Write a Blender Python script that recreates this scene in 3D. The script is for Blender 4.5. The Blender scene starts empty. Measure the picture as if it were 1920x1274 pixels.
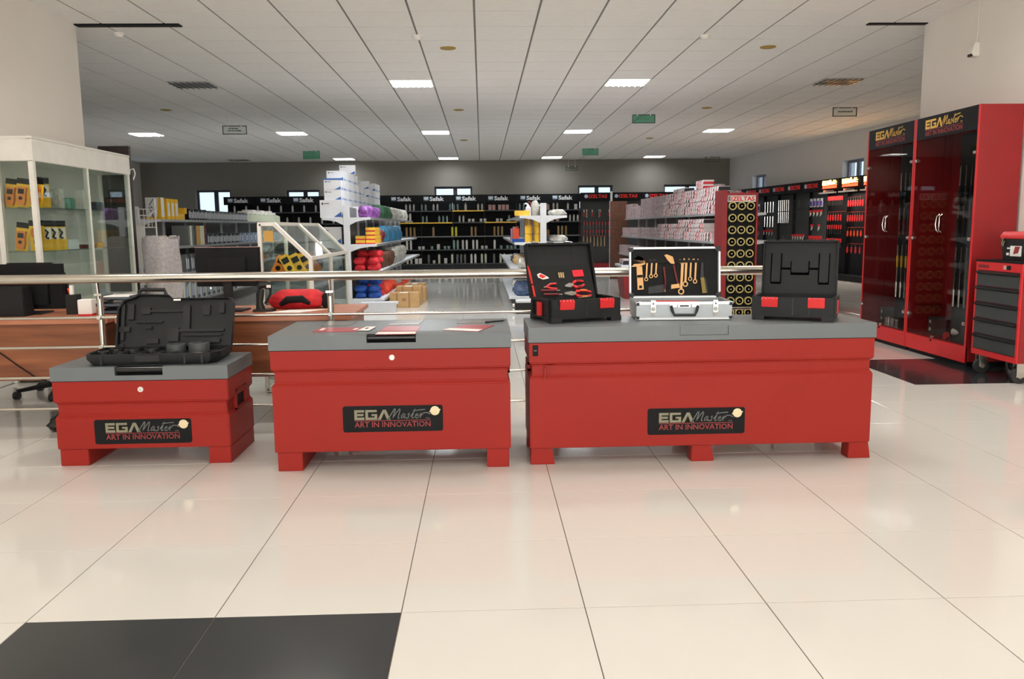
import bpy, bmesh, math, random
from mathutils import Vector, Matrix
random.seed(7)
PI = math.pi
S = bpy.context.scene
COL = S.collection

# ---------------------------------------------------------------- camera
FPX, PITCH, YAW, ROLL, CAMH = 1553.58, .13539, .034379, -.010928, 1.2408
_cy, _sy = math.cos(YAW), math.sin(YAW)
FW = Vector((_sy*math.cos(PITCH), _cy*math.cos(PITCH), -math.sin(PITCH)))
_r = Vector((_cy, -_sy, 0)); _u = _r.cross(FW)
RT = _r*math.cos(ROLL) + _u*math.sin(ROLL)
UP = _u*math.cos(ROLL) - _r*math.sin(ROLL)
cam = bpy.data.cameras.new('camera'); camo = bpy.data.objects.new('camera', cam); COL.objects.link(camo)
cam.sensor_width = 36.0; cam.lens = FPX*36.0/1920; cam.clip_start = .02; cam.clip_end = 200
camo.matrix_world = Matrix(((RT.x, UP.x, -FW.x, 0), (RT.y, UP.y, -FW.y, 0), (RT.z, UP.z, -FW.z, CAMH), (0, 0, 0, 1)))
S.camera = camo

def at(px, py, Y):
    d = FW + RT*((px-960)/FPX) - UP*((py-637)/FPX)
    return Vector((0, 0, CAMH)) + d*(Y/d.y)

# ---------------------------------------------------------------- world, exposure, daylight
w = bpy.data.worlds.new('sky'); S.world = w; w.use_nodes = True
nt = w.node_tree; bg = nt.nodes['Background']
sky = nt.nodes.new('ShaderNodeTexSky'); sky.sky_type = 'PREETHAM'; sky.turbidity = 4
sky.sun_direction = Vector((.3, -.6, .7)).normalized()
mixw = nt.nodes.new('ShaderNodeMix'); mixw.data_type = 'RGBA'; mixw.inputs[0].default_value = .75
nt.links.new(sky.outputs[0], mixw.inputs[6]); mixw.inputs[7].default_value = (.62, .78, 1.0, 1)
nt.links.new(mixw.outputs[2], bg.inputs[0]); bg.inputs[1].default_value = 1.25
S.view_settings.view_transform = 'Standard'; S.view_settings.look = 'None'
S.view_settings.exposure = 0.55; S.view_settings.gamma = 1.0; S.view_settings.use_curve_mapping = False
S.cycles.use_denoising = True
S.cycles.max_bounces = 7; S.cycles.diffuse_bounces = 4; S.cycles.glossy_bounces = 3
S.cycles.use_adaptive_sampling = True; S.cycles.adaptive_threshold = .1
S.cycles.transparent_max_bounces = 12; S.cycles.caustics_reflective = False; S.cycles.caustics_refractive = False
S.cycles.sample_clamp_indirect = 6.0
FRONT_LAMP = 17.0      # power of one unseen ceiling lamp in the front hall
BACK_LAMP = (70.0, 44.0, 18.0)   # of a lit lamp in the three shop rows, near to far
ADDED_DAYLIGHT = 240.0       # unseen area light added as daylight from assumed glazing behind the camera
def area(name, loc, rot, sx, sy, power, col, parent=None):
    l = bpy.data.lights.new(name, 'AREA'); l.shape = 'RECTANGLE'; l.size = sx; l.size_y = sy; l.energy = power; l.color = col
    o = bpy.data.objects.new(name, l); COL.objects.link(o); o.location = loc; o.rotation_euler = rot
    if parent: o.parent = parent
    return o
area('added_shopfront_light', (.3, -5.75, 1.55), (PI/2, 0, 0), 7.6, 2.5, ADDED_DAYLIGHT, (1.0, .95, .88))

# ---------------------------------------------------------------- materials
def lin(c):
    return tuple((x/255/12.92 if x/255 <= .04045 else ((x/255+.055)/1.055)**2.4) for x in c)
MATS = {}
def M(name, col, rough=.5, metal=0.0, var=.05, scale=6.0, bump=0.0, spec=.5, emit=0.0, coat=0.0, bscale=None):
    if name in MATS: return MATS[name]
    m = bpy.data.materials.new(name); m.use_nodes = True; t = m.node_tree; b = t.nodes['Principled BSDF']
    c = lin(col)
    tc = t.nodes.new('ShaderNodeTexCoord')
    n = t.nodes.new('ShaderNodeTexNoise'); n.inputs['Scale'].default_value = scale; n.inputs['Detail'].default_value = 3
    t.links.new(tc.outputs['Object'], n.inputs['Vector'])
    r = t.nodes.new('ShaderNodeValToRGB')
    r.color_ramp.elements[0].position = .3; r.color_ramp.elements[1].position = .7
    r.color_ramp.elements[0].color = (*[x*(1-var) for x in c], 1); r.color_ramp.elements[1].color = (*[min(1, x*(1+var)) for x in c], 1)
    t.links.new(n.outputs['Fac'], r.inputs['Fac']); t.links.new(r.outputs['Color'], b.inputs['Base Color'])
    b.inputs['Roughness'].default_value = rough; b.inputs['Metallic'].default_value = metal
    b.inputs['Specular IOR Level'].default_value = spec
    if coat: b.inputs['Coat Weight'].default_value = coat; b.inputs['Coat Roughness'].default_value = .08
    if emit:
        b.inputs['Emission Color'].default_value = (*c, 1); b.inputs['Emission Strength'].default_value = emit
    if bump:
        n2 = t.nodes.new('ShaderNodeTexNoise'); n2.inputs['Scale'].default_value = bscale or scale*6
        t.links.new(tc.outputs['Object'], n2.inputs['Vector'])
        bp = t.nodes.new('ShaderNodeBump'); bp.inputs['Strength'].default_value = bump; bp.inputs['Distance'].default_value = .004
        t.links.new(n2.outputs['Fac'], bp.inputs['Height']); t.links.new(bp.outputs[0], b.inputs['Normal'])
    MATS[name] = m
    return m
def glass(name, tint=(235, 245, 242), refl=1.0):
    m = bpy.data.materials.new(name); m.use_nodes = True; t = m.node_tree; t.nodes.clear()
    out = t.nodes.new('ShaderNodeOutputMaterial'); mix = t.nodes.new('ShaderNodeMixShader')
    tr = t.nodes.new('ShaderNodeBsdfTransparent'); gl = t.nodes.new('ShaderNodeBsdfGlossy')
    tr.inputs[0].default_value = (*lin(tint), 1); gl.inputs['Roughness'].default_value = .02
    lw = t.nodes.new('ShaderNodeLayerWeight'); lw.inputs['Blend'].default_value = .5
    pw = t.nodes.new('ShaderNodeMath'); pw.operation = 'POWER'; pw.inputs[1].default_value = 5.0
    mu = t.nodes.new('ShaderNodeMath'); mu.operation = 'MULTIPLY_ADD'; mu.inputs[1].default_value = .9*refl; mu.inputs[2].default_value = .035*refl
    t.links.new(lw.outputs['Facing'], pw.inputs[0]); t.links.new(pw.outputs[0], mu.inputs[0]); t.links.new(mu.outputs[0], mix.inputs[0])
    t.links.new(tr.outputs[0], mix.inputs[1]); t.links.new(gl.outputs[0], mix.inputs[2]); t.links.new(mix.outputs[0], out.inputs[0])
    MATS[name] = m
    return m
def striped(name, stops, rough=.45, sc=1.0, tilt=(.0, 1.0, .55)):
    """print running diagonally over a carton: colour stops of a repeated ramp"""
    m = bpy.data.materials.new(name); m.use_nodes = True; t = m.node_tree; b = t.nodes['Principled BSDF']
    tc = t.nodes.new('ShaderNodeTexCoord'); d = t.nodes.new('ShaderNodeVectorMath'); d.operation = 'DOT_PRODUCT'
    d.inputs[1].default_value = tilt
    t.links.new(tc.outputs['Generated'], d.inputs[0])
    f = t.nodes.new('ShaderNodeMath'); f.operation = 'MULTIPLY'; f.inputs[1].default_value = sc
    g = t.nodes.new('ShaderNodeMath'); g.operation = 'FRACT'
    t.links.new(d.outputs['Value'], f.inputs[0]); t.links.new(f.outputs[0], g.inputs[0])
    r = t.nodes.new('ShaderNodeValToRGB'); r.color_ramp.interpolation = 'CONSTANT'
    e = r.color_ramp.elements
    e[0].position = 0; e[0].color = (*lin(stops[0][1]), 1); e[1].position = stops[1][0]; e[1].color = (*lin(stops[1][1]), 1)
    for p_, c_ in stops[2:]:
        x = e.new(p_); x.color = (*lin(c_), 1)
    t.links.new(g.outputs[0], r.inputs['Fac']); t.links.new(r.outputs[0], b.inputs['Base Color']); b.inputs['Roughness'].default_value = rough
    MATS[name] = m
    return m
def wood(name, c1, c2, scale=1.0, rough=.38, axis=2):
    m = bpy.data.materials.new(name); m.use_nodes = True; t = m.node_tree; b = t.nodes['Principled BSDF']
    tc = t.nodes.new('ShaderNodeTexCoord'); mp = t.nodes.new('ShaderNodeMapping')
    sc = [1.2*scale]*3; sc[axis] = 14*scale; mp.inputs['Scale'].default_value = sc
    n = t.nodes.new('ShaderNodeTexNoise'); n.inputs['Scale'].default_value = 1.4; n.inputs['Detail'].default_value = 6
    r = t.nodes.new('ShaderNodeValToRGB'); r.color_ramp.elements[0].position = .3; r.color_ramp.elements[1].position = .72
    r.color_ramp.elements[0].color = (*lin(c1), 1); r.color_ramp.elements[1].color = (*lin(c2), 1)
    t.links.new(tc.outputs['Object'], mp.inputs[0]); t.links.new(mp.outputs[0], n.inputs['Vector'])
    t.links.new(n.outputs['Fac'], r.inputs[0]); t.links.new(r.outputs[0], b.inputs['Base Color']); b.inputs['Roughness'].default_value = rough
    MATS[name] = m
    return m

mWall = M('wall_paint', (238, 232, 224), .75, var=.02, scale=1.5, bump=.04, bscale=120)
mWallB = M('side_wall_paint', (222, 218, 214), .8, var=.02, scale=1.5)
mWallG = M('dimmed_back_wall_paint', (134, 130, 122), .8, var=.03, scale=1.5)  # dim light at the back is put into this darker wall colour
mTile = M('white_polished_tile', (219, 216, 210), .08, var=.012, scale=1.2, spec=.55)
mTileD = M('charcoal_tile', (46, 49, 52), .16, var=.12, scale=5)
mGrout = M('grout', (96, 90, 83), .8)
mCeil = M('ceiling_board', (246, 243, 238), .85, var=.015, scale=20, bump=.12, bscale=160)
mGrid = M('ceiling_grid_grey', (120, 118, 114), .6)
mRed = M('red_powder_coat', (149, 34, 25), .5, var=.03, scale=3, bump=.05, bscale=260, spec=.25)
mRedC = M('red_cabinet_laminate', (150, 26, 31), .42, var=.05, scale=5)
mRedB = M('bright_red_edge', (208, 34, 38), .4)
mRedP = M('red_plastic', (214, 38, 42), .38)
mGreyLid = M('grey_lid_paint', (102, 108, 111), .42, var=.05, scale=3, bump=.05, bscale=260)
mBlk = M('black_plastic', (20, 21, 22), .45, var=.1, scale=12, spec=.35)
mBlkS = M('black_satin', (15, 16, 18), .6, var=.1, spec=.2)
mVoid = M('groove_black', (4, 4, 5), .95, spec=.05)
mBlkG = M('black_gloss', (12, 12, 14), .18)
mBlkC = M('black_case_plastic', (21, 23, 25), .5, var=.08, scale=10, bump=.05, bscale=300, spec=.3)
mFoam = M('black_foam', (20, 21, 22), .9, var=.2, scale=40)
mGreyP = M('dark_grey_panel', (64, 68, 69), .55)
mDrw = M('charcoal_drawer', (52, 56, 57), .5)
mChrome = M('chrome', (205, 203, 198), .14, 1.0, var=.03)
mSteelD = M('satin_tool_steel', (150, 148, 142), .45, .6, var=.06)
mSteel = M('brushed_steel', (196, 192, 182), .24, 1.0, var=.04)
mAlu = M('aluminium_sheet', (160, 166, 170), .42, .3, var=.03, scale=30)
mAluE = M('aluminium_edge', (190, 192, 192), .35, .6)
mWhiteF = M('white_frame', (238, 234, 226), .35)
mWhiteP = M('white_paper', (240, 238, 234), .7, var=.01)
mWhiteS = M('white_shelf_metal', (224, 226, 230), .42, var=.03)
mGreyS = M('grey_peg_panel', (128, 126, 122), .55)
mGold = M('bronze_tool', (176, 134, 84), .38, .45, var=.08)
mGoldT = M('gold_letter', (226, 178, 70), .35, .3)
mKhaki = M('olive_grey_letter', (128, 124, 100), .5)
mMaroon = M('dull_red_letter', (150, 48, 50), .5)
mScript = M('grey_script_letter', (104, 106, 104), .5)
mSeal = M('pale_gold_seal', (226, 208, 168), .4)
mYel = M('yellow_card', (238, 186, 20), .5, var=.06)
mYelP = M('yellow_plastic', (240, 190, 50), .4, var=.08)
mOrg = M('orange_plastic', (226, 132, 44), .45, var=.08)
mOrgR = M('orange_red_plastic', (232, 74, 34), .4)
mBlue = M('blue_print', (42, 102, 178), .45)
mBlueD = M('blue_cloth', (30, 76, 158), .7, var=.2, scale=14)
mGreen = M('green_packet', (44, 96, 60), .5, var=.2, scale=20)
mTeal = M('teal_blister', (58, 124, 160), .35, var=.25, scale=18)
mPurp = M('purple_packet', (134, 74, 150), .45, var=.35, scale=18)
mBag = M('clear_plastic_bag', (190, 188, 178), .25, var=.25, scale=22)
mBrown = M('brown_leather', (92, 54, 34), .6, var=.25, scale=12)
mCard = M('cardboard', (192, 154, 104), .8, var=.08, scale=14)
mCardD = M('cardboard_tape', (160, 122, 78), .5)
mRedCl = M('red_fabric', (206, 34, 44), .7, var=.18, scale=16)
mRope = M('orange_rope', (222, 72, 46), .7, var=.15, scale=30)
mBubble = M('bubble_wrap', (196, 182, 184), .22, var=.18, scale=36, bump=.8, bscale=90)
mFilm = M('bubble_film', (214, 206, 208), .12, var=.15, scale=36, bump=.9, bscale=70)
mFilm.node_tree.nodes['Principled BSDF'].inputs['Alpha'].default_value = .72
mKraft = M('tan_folder', (206, 160, 76), .6)
mNavyS = M('navy_spine', (74, 82, 92), .5)
mGreySp = M('grey_spine', (112, 114, 112), .5)
mPaleSp = M('pale_green_spine', (214, 218, 192), .5)
mBlueSp = M('pale_blue_spine', (150, 166, 190), .5)
mWhiteC = M('white_carton', (226, 226, 228), .5, var=.02)
mFrameD = M('dark_window_frame', (70, 70, 84), .5)
mFrameR = M('red_brown_window_frame', (76, 34, 32), .5)
mTube = M('lit_tube', (255, 252, 246), .4, emit=9.0)
mTubeOff = M('unlit_tube', (206, 206, 206), .3)
mLouv = M('louvre_aluminium', (190, 190, 188), .18, .9)
mSignF = M('dark_green_trim', (44, 58, 52), .5)
mDisc = M('ochre_ceiling_disc', (168, 138, 62), .6)
mLitG = M('glowing_yellow_letter', (255, 214, 96), .4, emit=9.0)
mLitR = M('glowing_red_letter', (255, 70, 40), .4, emit=3.5)
mRedL = M('red_letter', (232, 40, 36), .45)
mWhiteL = M('white_letter', (236, 238, 240), .45)
mPale = M('pale_can', (232, 228, 222), .35, var=.06)
mPink = M('pink_can', (206, 160, 152), .4)
mMint = M('mint_can', (150, 176, 172), .4)
mYelLab = M('yellow_label', (222, 214, 60), .5)
mYelBr = M('amber_jar', (146, 112, 42), .3)
mDkRed = M('dark_red_plastic', (112, 24, 30), .5)
mHandle = M('pale_wood_handle', (202, 170, 124), .6)
mLed = M('indicator_light', (250, 240, 170), .4, emit=5.0)
mTurq = M('turquoise_packet', (110, 160, 140), .5)
mTireD = M('dark_rubber', (40, 40, 40), .7)
mSignG = glass('green_acrylic', (176, 224, 204), 1.0)
mSignW = glass('pale_acrylic', (244, 247, 245), 1.0)
mSignT = M('green_trim', (86, 150, 122), .4)
mGlass = glass('clear_glass', (246, 251, 249))
mGlassC = glass('cabinet_glass', (226, 224, 222), .55)
W_ = (214, 204, 202)
mPrint = striped('red_black_printed_carton', [(0, W_), (.42, (196, 30, 42)), (.66, W_), (.8, (34, 30, 40))], sc=.645)
mPrint2 = striped('black_white_printed_carton', [(0, (38, 34, 42)), (.3, W_), (.78, (176, 36, 48)), (.9, W_)], sc=.645)
mPrint3 = striped('pale_printed_carton', [(0, (190, 34, 46)), (.2, W_), (.62, (46, 40, 48)), (.76, W_)], sc=.645)
mWood = wood('reddish_brown_wood', (112, 62, 38), (158, 96, 60))
mWoodT = wood('desk_top_wood', (168, 102, 74), (196, 130, 98), axis=1)
mWoodD = M('dark_brown_board', (40, 28, 26), .5)

# ---------------------------------------------------------------- mesh builder
class MB:
    def __init__(s): s.v = []; s.f = []; s.m = []; s.sharp = .6
    def add(s, vs, fs, m=0):
        o = len(s.v); s.v += [tuple(x) for x in vs]; s.f += [tuple(i+o for i in f) for f in fs]; s.m += [m]*len(fs); return s
    def box(s, x0, x1, y0, y1, z0, z1, m=0):
        return s.add([(x0,y0,z0),(x1,y0,z0),(x1,y1,z0),(x0,y1,z0),(x0,y0,z1),(x1,y0,z1),(x1,y1,z1),(x0,y1,z1)],
                     [(3,2,1,0),(4,5,6,7),(0,1,5,4),(1,2,6,5),(2,3,7,6),(3,0,4,7)], m)
    def rings(s, rs, m=0, caps=True, closed=True):
        n = len(rs[0]); vs = [p for r in rs for p in r]; fs = []
        for a in range(len(rs)-1):
            for i in range(n if closed else n-1):
                j = (i+1) % n; fs.append((a*n+i, a*n+j, (a+1)*n+j, (a+1)*n+i))
        if caps: fs.append(tuple(range(n-1, -1, -1))); fs.append(tuple((len(rs)-1)*n+i for i in range(n)))
        return s.add(vs, fs, m)
    def prism(s, poly, ax, lo, hi, m=0):
        def P(a, b, c): return (c,a,b) if ax == 'x' else (a,c,b) if ax == 'y' else (a,b,c)
        return s.rings([[P(a,b,lo) for a,b in poly], [P(a,b,hi) for a,b in poly]], m)
    def cyl(s, p0, p1, r0, r1=None, n=12, m=0, caps=True):
        r1 = r0 if r1 is None else r1; p0 = Vector(p0); p1 = Vector(p1); d = (p1-p0).normalized()
        a = d.orthogonal().normalized(); b = d.cross(a)
        return s.rings([[p+(a*math.cos(2*PI*i/n)+b*math.sin(2*PI*i/n))*r for i in range(n)] for p, r in ((p0,r0),(p1,r1))], m, caps)
    def tube(s, pts, r, n=6, m=0, up=None):
        pts = [Vector(p) for p in pts]; rs = []; prev = None
        for k, p in enumerate(pts):
            d = (pts[min(k+1,len(pts)-1)]-pts[max(k-1,0)]).normalized()
            a = (prev - d*prev.dot(d)) if prev is not None else d.orthogonal()
            if a.length < 1e-6: a = d.orthogonal()
            a.normalize(); prev = a; b = d.cross(a); rr = r[k] if isinstance(r, (list,tuple)) else r
            rs.append([p+(a*math.cos(2*PI*i/n)+b*math.sin(2*PI*i/n))*rr for i in range(n)])
        return s.rings(rs, m)
    def lathe(s, prof, c=(0,0,0), n=16, m=0, ax='z'):
        rs = []
        for r, h in prof:
            ring = []
            for i in range(n):
                a = 2*PI*i/n; x, y = r*math.cos(a), r*math.sin(a)
                ring.append((c[0]+x,c[1]+y,c[2]+h) if ax == 'z' else (c[0]+x,c[1]+h,c[2]+y) if ax == 'y' else (c[0]+h,c[1]+x,c[2]+y))
            rs.append(ring)
        return s.rings(rs, m)
    def loft(s, secs, m=0):   # secs: (z, x0, x1, y0, y1)
        return s.rings([[(x0,y0,z),(x1,y0,z),(x1,y1,z),(x0,y1,z)] for z,x0,x1,y0,y1 in secs], m)
    def xf(s, Mx, k=0):
        s.v[k:] = [tuple(Mx @ Vector(p)) for p in s.v[k:]]; return s
    def merge(s, o, Mx=None, m=None):
        vs = o.v if Mx is None else [tuple(Mx @ Vector(p)) for p in o.v]
        k = len(s.v); s.v += vs; s.f += [tuple(i+k for i in f) for f in o.f]; s.m += (o.m if m is None else [m]*len(o.m)); return s
    def mesh(s, name, mats, bevel=0, seg=2, smooth=True):
        me = bpy.data.meshes.new(name); me.from_pydata(s.v, [], s.f)
        me.polygons.foreach_set('material_index', s.m)
        bm = bmesh.new(); bm.from_mesh(me); bmesh.ops.recalc_face_normals(bm, faces=bm.faces)
        if bevel:
            es = [e for e in bm.edges if len(e.link_faces) == 2 and e.calc_face_angle(0) > .5]
            bmesh.ops.bevel(bm, geom=es, offset=bevel, segments=seg, affect='EDGES', clamp_overlap=True)
        bm.to_mesh(me); bm.free()
        for mt in (mats if isinstance(mats, (list,tuple)) else [mats]): me.materials.append(mt)
        if smooth:
            me.polygons.foreach_set('use_smooth', [True]*len(me.polygons)); me.set_sharp_from_angle(angle=s.sharp)
        return me
def O(name, mb, mats=None, parent=None, loc=(0,0,0), rot=(0,0,0), bevel=0, seg=2, smooth=True):
    me = mb if isinstance(mb, bpy.types.Mesh) else mb.mesh(name, mats, bevel, seg, smooth)
    o = bpy.data.objects.new(name, me); COL.objects.link(o); o.location = loc; o.rotation_euler = rot
    if parent: o.parent = parent
    return o
def tag(o, label, cat=None, group=None, kind=None):
    o['label'] = label
    if cat: o['category'] = cat
    if group: o['group'] = group
    if kind: o['kind'] = kind
    return o
def thing(name, label, cat, loc=(0,0,0), rz=0, group=None):
    o = bpy.data.objects.new(name, None); COL.objects.link(o); o.empty_display_size = .05
    o.location = loc; o.rotation_euler = (0,0,rz)
    return tag(o, label, cat, group)
def solo(name, mb, mats, label, cat, loc=(0,0,0), rz=0, group=None, bevel=0, rot=None):
    o = O(name, mb, mats, None, loc, rot or (0,0,rz), bevel)
    return tag(o, label, cat, group)
def struct(name, mb, mats, label, parent=None, loc=(0,0,0), rz=0):
    o = O(name, mb, mats, parent, loc, (0,0,rz), smooth=False)
    if not parent: tag(o, label, None, None, 'structure')
    return o
def dup(root, loc, rz=None, label=None, group=None, rot=None):
    def cp(o, par):
        c = o.copy(); COL.objects.link(c); c.parent = par
        for ch in [x for x in o.children]: cp(ch, c)
        return c
    c = cp(root, None); c.location = loc
    if rz is not None: c.rotation_euler = (0,0,rz)
    if rot is not None: c.rotation_euler = rot
    if label: c['label'] = label
    if group: c['group'] = group
    return c
def nth(n):      # 0 -> first
    a = ['first','second','third','fourth','fifth','sixth','seventh','eighth','ninth','tenth','eleventh','twelfth','thirteenth','fourteenth','fifteenth','sixteenth','seventeenth','eighteenth','nineteenth']
    if n < 19: return a[n]
    t_, u_ = divmod(n+1, 10); b_ = ['','','twent','thirt','fort','fift','sixt','sevent','eight','ninet'][t_]
    return b_+'ieth' if u_ == 0 else b_+'y-'+a[u_-1]
ORD = ['first','second','third','fourth','fifth','sixth','seventh','eighth','ninth','tenth','eleventh','twelfth','thirteenth']

# ---------------------------------------------------------------- lettering
_TX = {}
def text_mb(s, bold=0.0, shear=0.0):
    """letters laid in the xz plane, baseline 0, height 1 for capitals, 3D depth 0..1 in y (toward -y)"""
    k = (s, bold, shear)
    if k not in _TX:
        c = bpy.data.curves.new('t', 'FONT'); c.body = s; c.size = 1; c.offset = bold; c.shear = shear; c.extrude = .5; c.resolution_u = 2
        o = bpy.data.objects.new('t', c); COL.objects.link(o); bpy.context.view_layer.update()
        me = o.evaluated_get(bpy.context.evaluated_depsgraph_get()).to_mesh()
        _TX[k] = ([tuple(v.co) for v in me.vertices], [tuple(p.vertices) for p in me.polygons])
        o.evaluated_get(bpy.context.evaluated_depsgraph_get()).to_mesh_clear()
        bpy.data.objects.remove(o); bpy.data.curves.remove(c)
    return _TX[k]
def put_text(mb, s, x, z, w_, h_, depth=.001, y=0.0, m=0, bold=0.0, shear=0.0):
    vs, fs = text_mb(s, bold, shear)
    xs = [v[0] for v in vs]; ys = [v[1] for v in vs]; ax, bx, ay, by = min(xs), max(xs), min(ys), max(ys)
    return mb.add([(x+(v[0]-ax)/(bx-ax)*w_, y-depth*(v[2]+.5), z+(v[1]-ay)/(by-ay)*h_) for v in vs], fs, m)
SCRIPT = [[(.445,.105),(.47,.15),(.53,.245),(.543,.238),(.52,.17),(.503,.118),(.55,.19),(.598,.244),(.604,.226),(.578,.15),(.572,.116),(.59,.122)],
          [(.668,.17),(.645,.178),(.618,.145),(.618,.118),(.64,.13),(.668,.172),(.652,.128),(.66,.115),(.68,.13)],
          [(.705,.165),(.722,.184),(.716,.15),(.708,.12),(.685,.112)],
          [(.74,.14),(.775,.19),(.80,.238)], [(.79,.215),(.762,.14),(.758,.118),(.778,.12)], [(.775,.212),(.85,.224),(.93,.23)],
          [(.80,.138),(.835,.156),(.832,.176),(.808,.162),(.798,.128),(.82,.114),(.84,.124)],
          [(.85,.138),(.88,.182),(.872,.15),(.866,.118)], [(.87,.14),(.915,.186),(.96,.188),(1.0,.166)]]
def logo(w_, depth=.0012, y=0.0):
    """two-line mark: block letters and script over a rule and a line of capitals, w_ wide, in the xz plane.  mats 0 block, 1 script, 2 red"""
    a = MB(); h = .135; z0 = .1
    def bar(x0, x1, q0, q1): a.box(x0, x1, y-depth, y, z0+h*q0, z0+h*q1, 0)
    bar(0,.035,0,1); bar(.035,.13,0,.26); bar(.035,.12,.4,.62); bar(.035,.13,.76,1)
    bar(.145,.18,0,1); bar(.18,.30,0,.24); bar(.18,.295,.78,1); bar(.265,.30,.24,.58); bar(.225,.265,.4,.58)
    a.prism([(.305,z0),(.345,z0),(.398,z0+h*.8),(.40,z0+h),(.375,z0+h)], 'y', y-depth, y, 0)
    a.prism([(.40,z0+h),(.415,z0+h),(.475,z0),(.428,z0),(.392,z0+h*.7)], 'y', y-depth, y, 0)
    for st in SCRIPT:
        for k in range(len(st)-1):
            (p,q),(r_,t_) = st[k], st[k+1]; d = Vector((r_-p, t_-q)); L = d.length or 1; n_ = Vector((-d.y, d.x))/L*.0058; d = d/L*.003
            a.prism([(p-n_.x-d.x,q-n_.y-d.y),(r_-n_.x+d.x,t_-n_.y+d.y),(r_+n_.x+d.x,t_+n_.y+d.y),(p+n_.x-d.x,q+n_.y-d.y)], 'y', y-depth, y, 1)
    a.box(0, 1, y-depth, y, .084, .091, 2)
    put_text(a, 'ART IN INNOVATION', 0, 0, 1, .073, depth, y, 2, .004)
    put_text(a, 's.a.', .945, .105, .05, .018, depth, y, 1)
    k = Matrix.Diagonal((w_, 1, w_, 1)); return a.xf(k)

# ================================================================ THE SETTING
HC = 3.2245
FX0, FY0 = -1.482, 2.564          # floor tile grid
CX0, CY0 = -2.4416, 8.622         # ceiling grid
YB = 25.4                         # back wall
def in_view(p, mx=130):
    d = Vector(p)-Vector((0,0,CAMH)); f = d.dot(FW)
    if f < .3: return None
    x, y = 960+FPX*d.dot(RT)/f, 637-FPX*d.dot(UP)/f
    return f if -mx < x < 1920+mx and -mx < y < 1274+mx else None
def wallx(Y): return 7.55+(YB-Y)*.075        # right wall of the shop, slightly out of square
# ---- floor
b = MB().box(-10.4, 9.2, -6, 25.6, -.06, -.0016)
floor = struct('floor', b, mGrout, 'polished pale floor of large square tiles with dark accent tiles')
tl = MB().loft([(-.02,.0017,.5983,.0017,.5983),(-.0006,.0017,.5983,.0017,.5983),(0,.0024,.5976,.0024,.5976)])
tme = tl.mesh('floor_tile', mTile, smooth=False); tmd = tl.mesh('dark_floor_tile', mTileD, smooth=False)
DARK = {(0,-1),(1,-1),(8,6),(8,7),(9,6),(9,7)}
near = []; far = []
for i in range(-15, 18):
    for j in range(-15, 39):
        x, y = FX0+.6*i, FY0+.6*j
        if x < -10.2 or x > 8.9 or (y < 8.3 and (x < -4.4 or x > 4.6)) or y > 25.2: continue
        f = in_view((x+.3, y+.3, 0))
        (near if f else far).append((f or 99, i, j))
near.sort(); far += near[290:]; near = near[:290]
for f, i, j in near:
    o = O('floor_tile', tmd if (i,j) in DARK else tme, parent=floor, loc=(FX0+.6*i, FY0+.6*j, 0))
    if (i,j) in DARK: o['label'] = 'charcoal accent floor tile'
b = MB()
for f, i, j in far: b.merge(tl, Matrix.Translation((FX0+.6*i, FY0+.6*j, 0)))
o = O('distant_floor_tiles', b, mTile, floor, smooth=False); o['kind'] = 'stuff'
# ---- ceiling
b = MB().box(-10.4, 9.2, -6, 25.6, HC+.006, HC+.05)
ceil = struct('ceiling', b, mGrid, 'suspended ceiling of white square boards in a grey grid')
cl = MB().loft([(HC,.011,.589,.0085,.5915),(HC+.012,.008,.592,.006,.594)])
cme = cl.mesh('ceiling_tile', mCeil, smooth=False)
LX = [-7.0416+.3-.0, -4.2416+.3, -.9416, 2.0584, 5.0584]
def ccell(x, y): return round((x-.3-CX0)/.6), round((y-.3-CY0)/.6)
FRONT = [(-1.8416, 6.522), (.5584, 6.522), (2.3584, 6.522), (-3.0416, 4.722), (.5584, 4.722), (3.5584, 4.722), (-3.0416, 1.122), (.5584, 1.122), (3.5584, 1.122), (-3.0416, -2.478), (.5584, -2.478), (3.5584, -2.478)]  # unseen; first row from floor glows, later rows added to brighten hall and walls
SHOP = []   # x, y, lit, label
rows = [(11.922, [(-4.2416+.3,0),(-.9416,1),(2.0584,1),(5.0584,0)], 'nearest row'),
        (17.922, [(-6.9416,1),(-3.9416,1),(-.9416,1),(2.0584,1),(5.0584,1)], 'middle row'),
        (24.522, [(-6.9416,0),(-3.9416,1),(-.9416,1),(2.0584,1),(5.0584,1)], 'farthest row')]
for y, xs, rn in rows:
    for k, (x, lit) in enumerate(xs):
        cx, cy = ccell(x, y); SHOP.append((CX0+.6*cx+.3, CY0+.6*cy+.3, lit, ('lit' if lit else 'unlit')+f' louvred ceiling light, {ORD[k]} from left in the {rn}'))
FR2 = []
for x, y in FRONT:
    cx, cy = ccell(x, y); FR2.append((CX0+.6*cx+.3, CY0+.6*cy+.3))
taken = {ccell(x, y) for x, y, *_ in SHOP} | {ccell(x, y) for x, y in FR2}
near = []; far = []
for i in range(-14, 20):
    for j in range(-25, 29):
        if (i,j) in taken: continue
        x, y = CX0+.6*i, CY0+.6*j
        if x < -10.3 or x > wallx(y) or (y < 8.3 and (x < -4.4 or x > 4.5)) or y > 25.3: continue
        f = in_view((x+.3, y+.3, HC), 60)
        (near if f else far).append((f or 99, i, j))
near.sort(); far += near[298:]; near = near[:298]
for f, i, j in near: O('ceiling_tile', cme, parent=ceil, loc=(CX0+.6*i, CY0+.6*j, 0))
b = MB()
for f, i, j in far: b.merge(cl, Matrix.Translation((CX0+.6*i, CY0+.6*j, 0)))
o = O('distant_ceiling_tiles', b, mCeil, ceil, smooth=False); o['kind'] = 'stuff'
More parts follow.
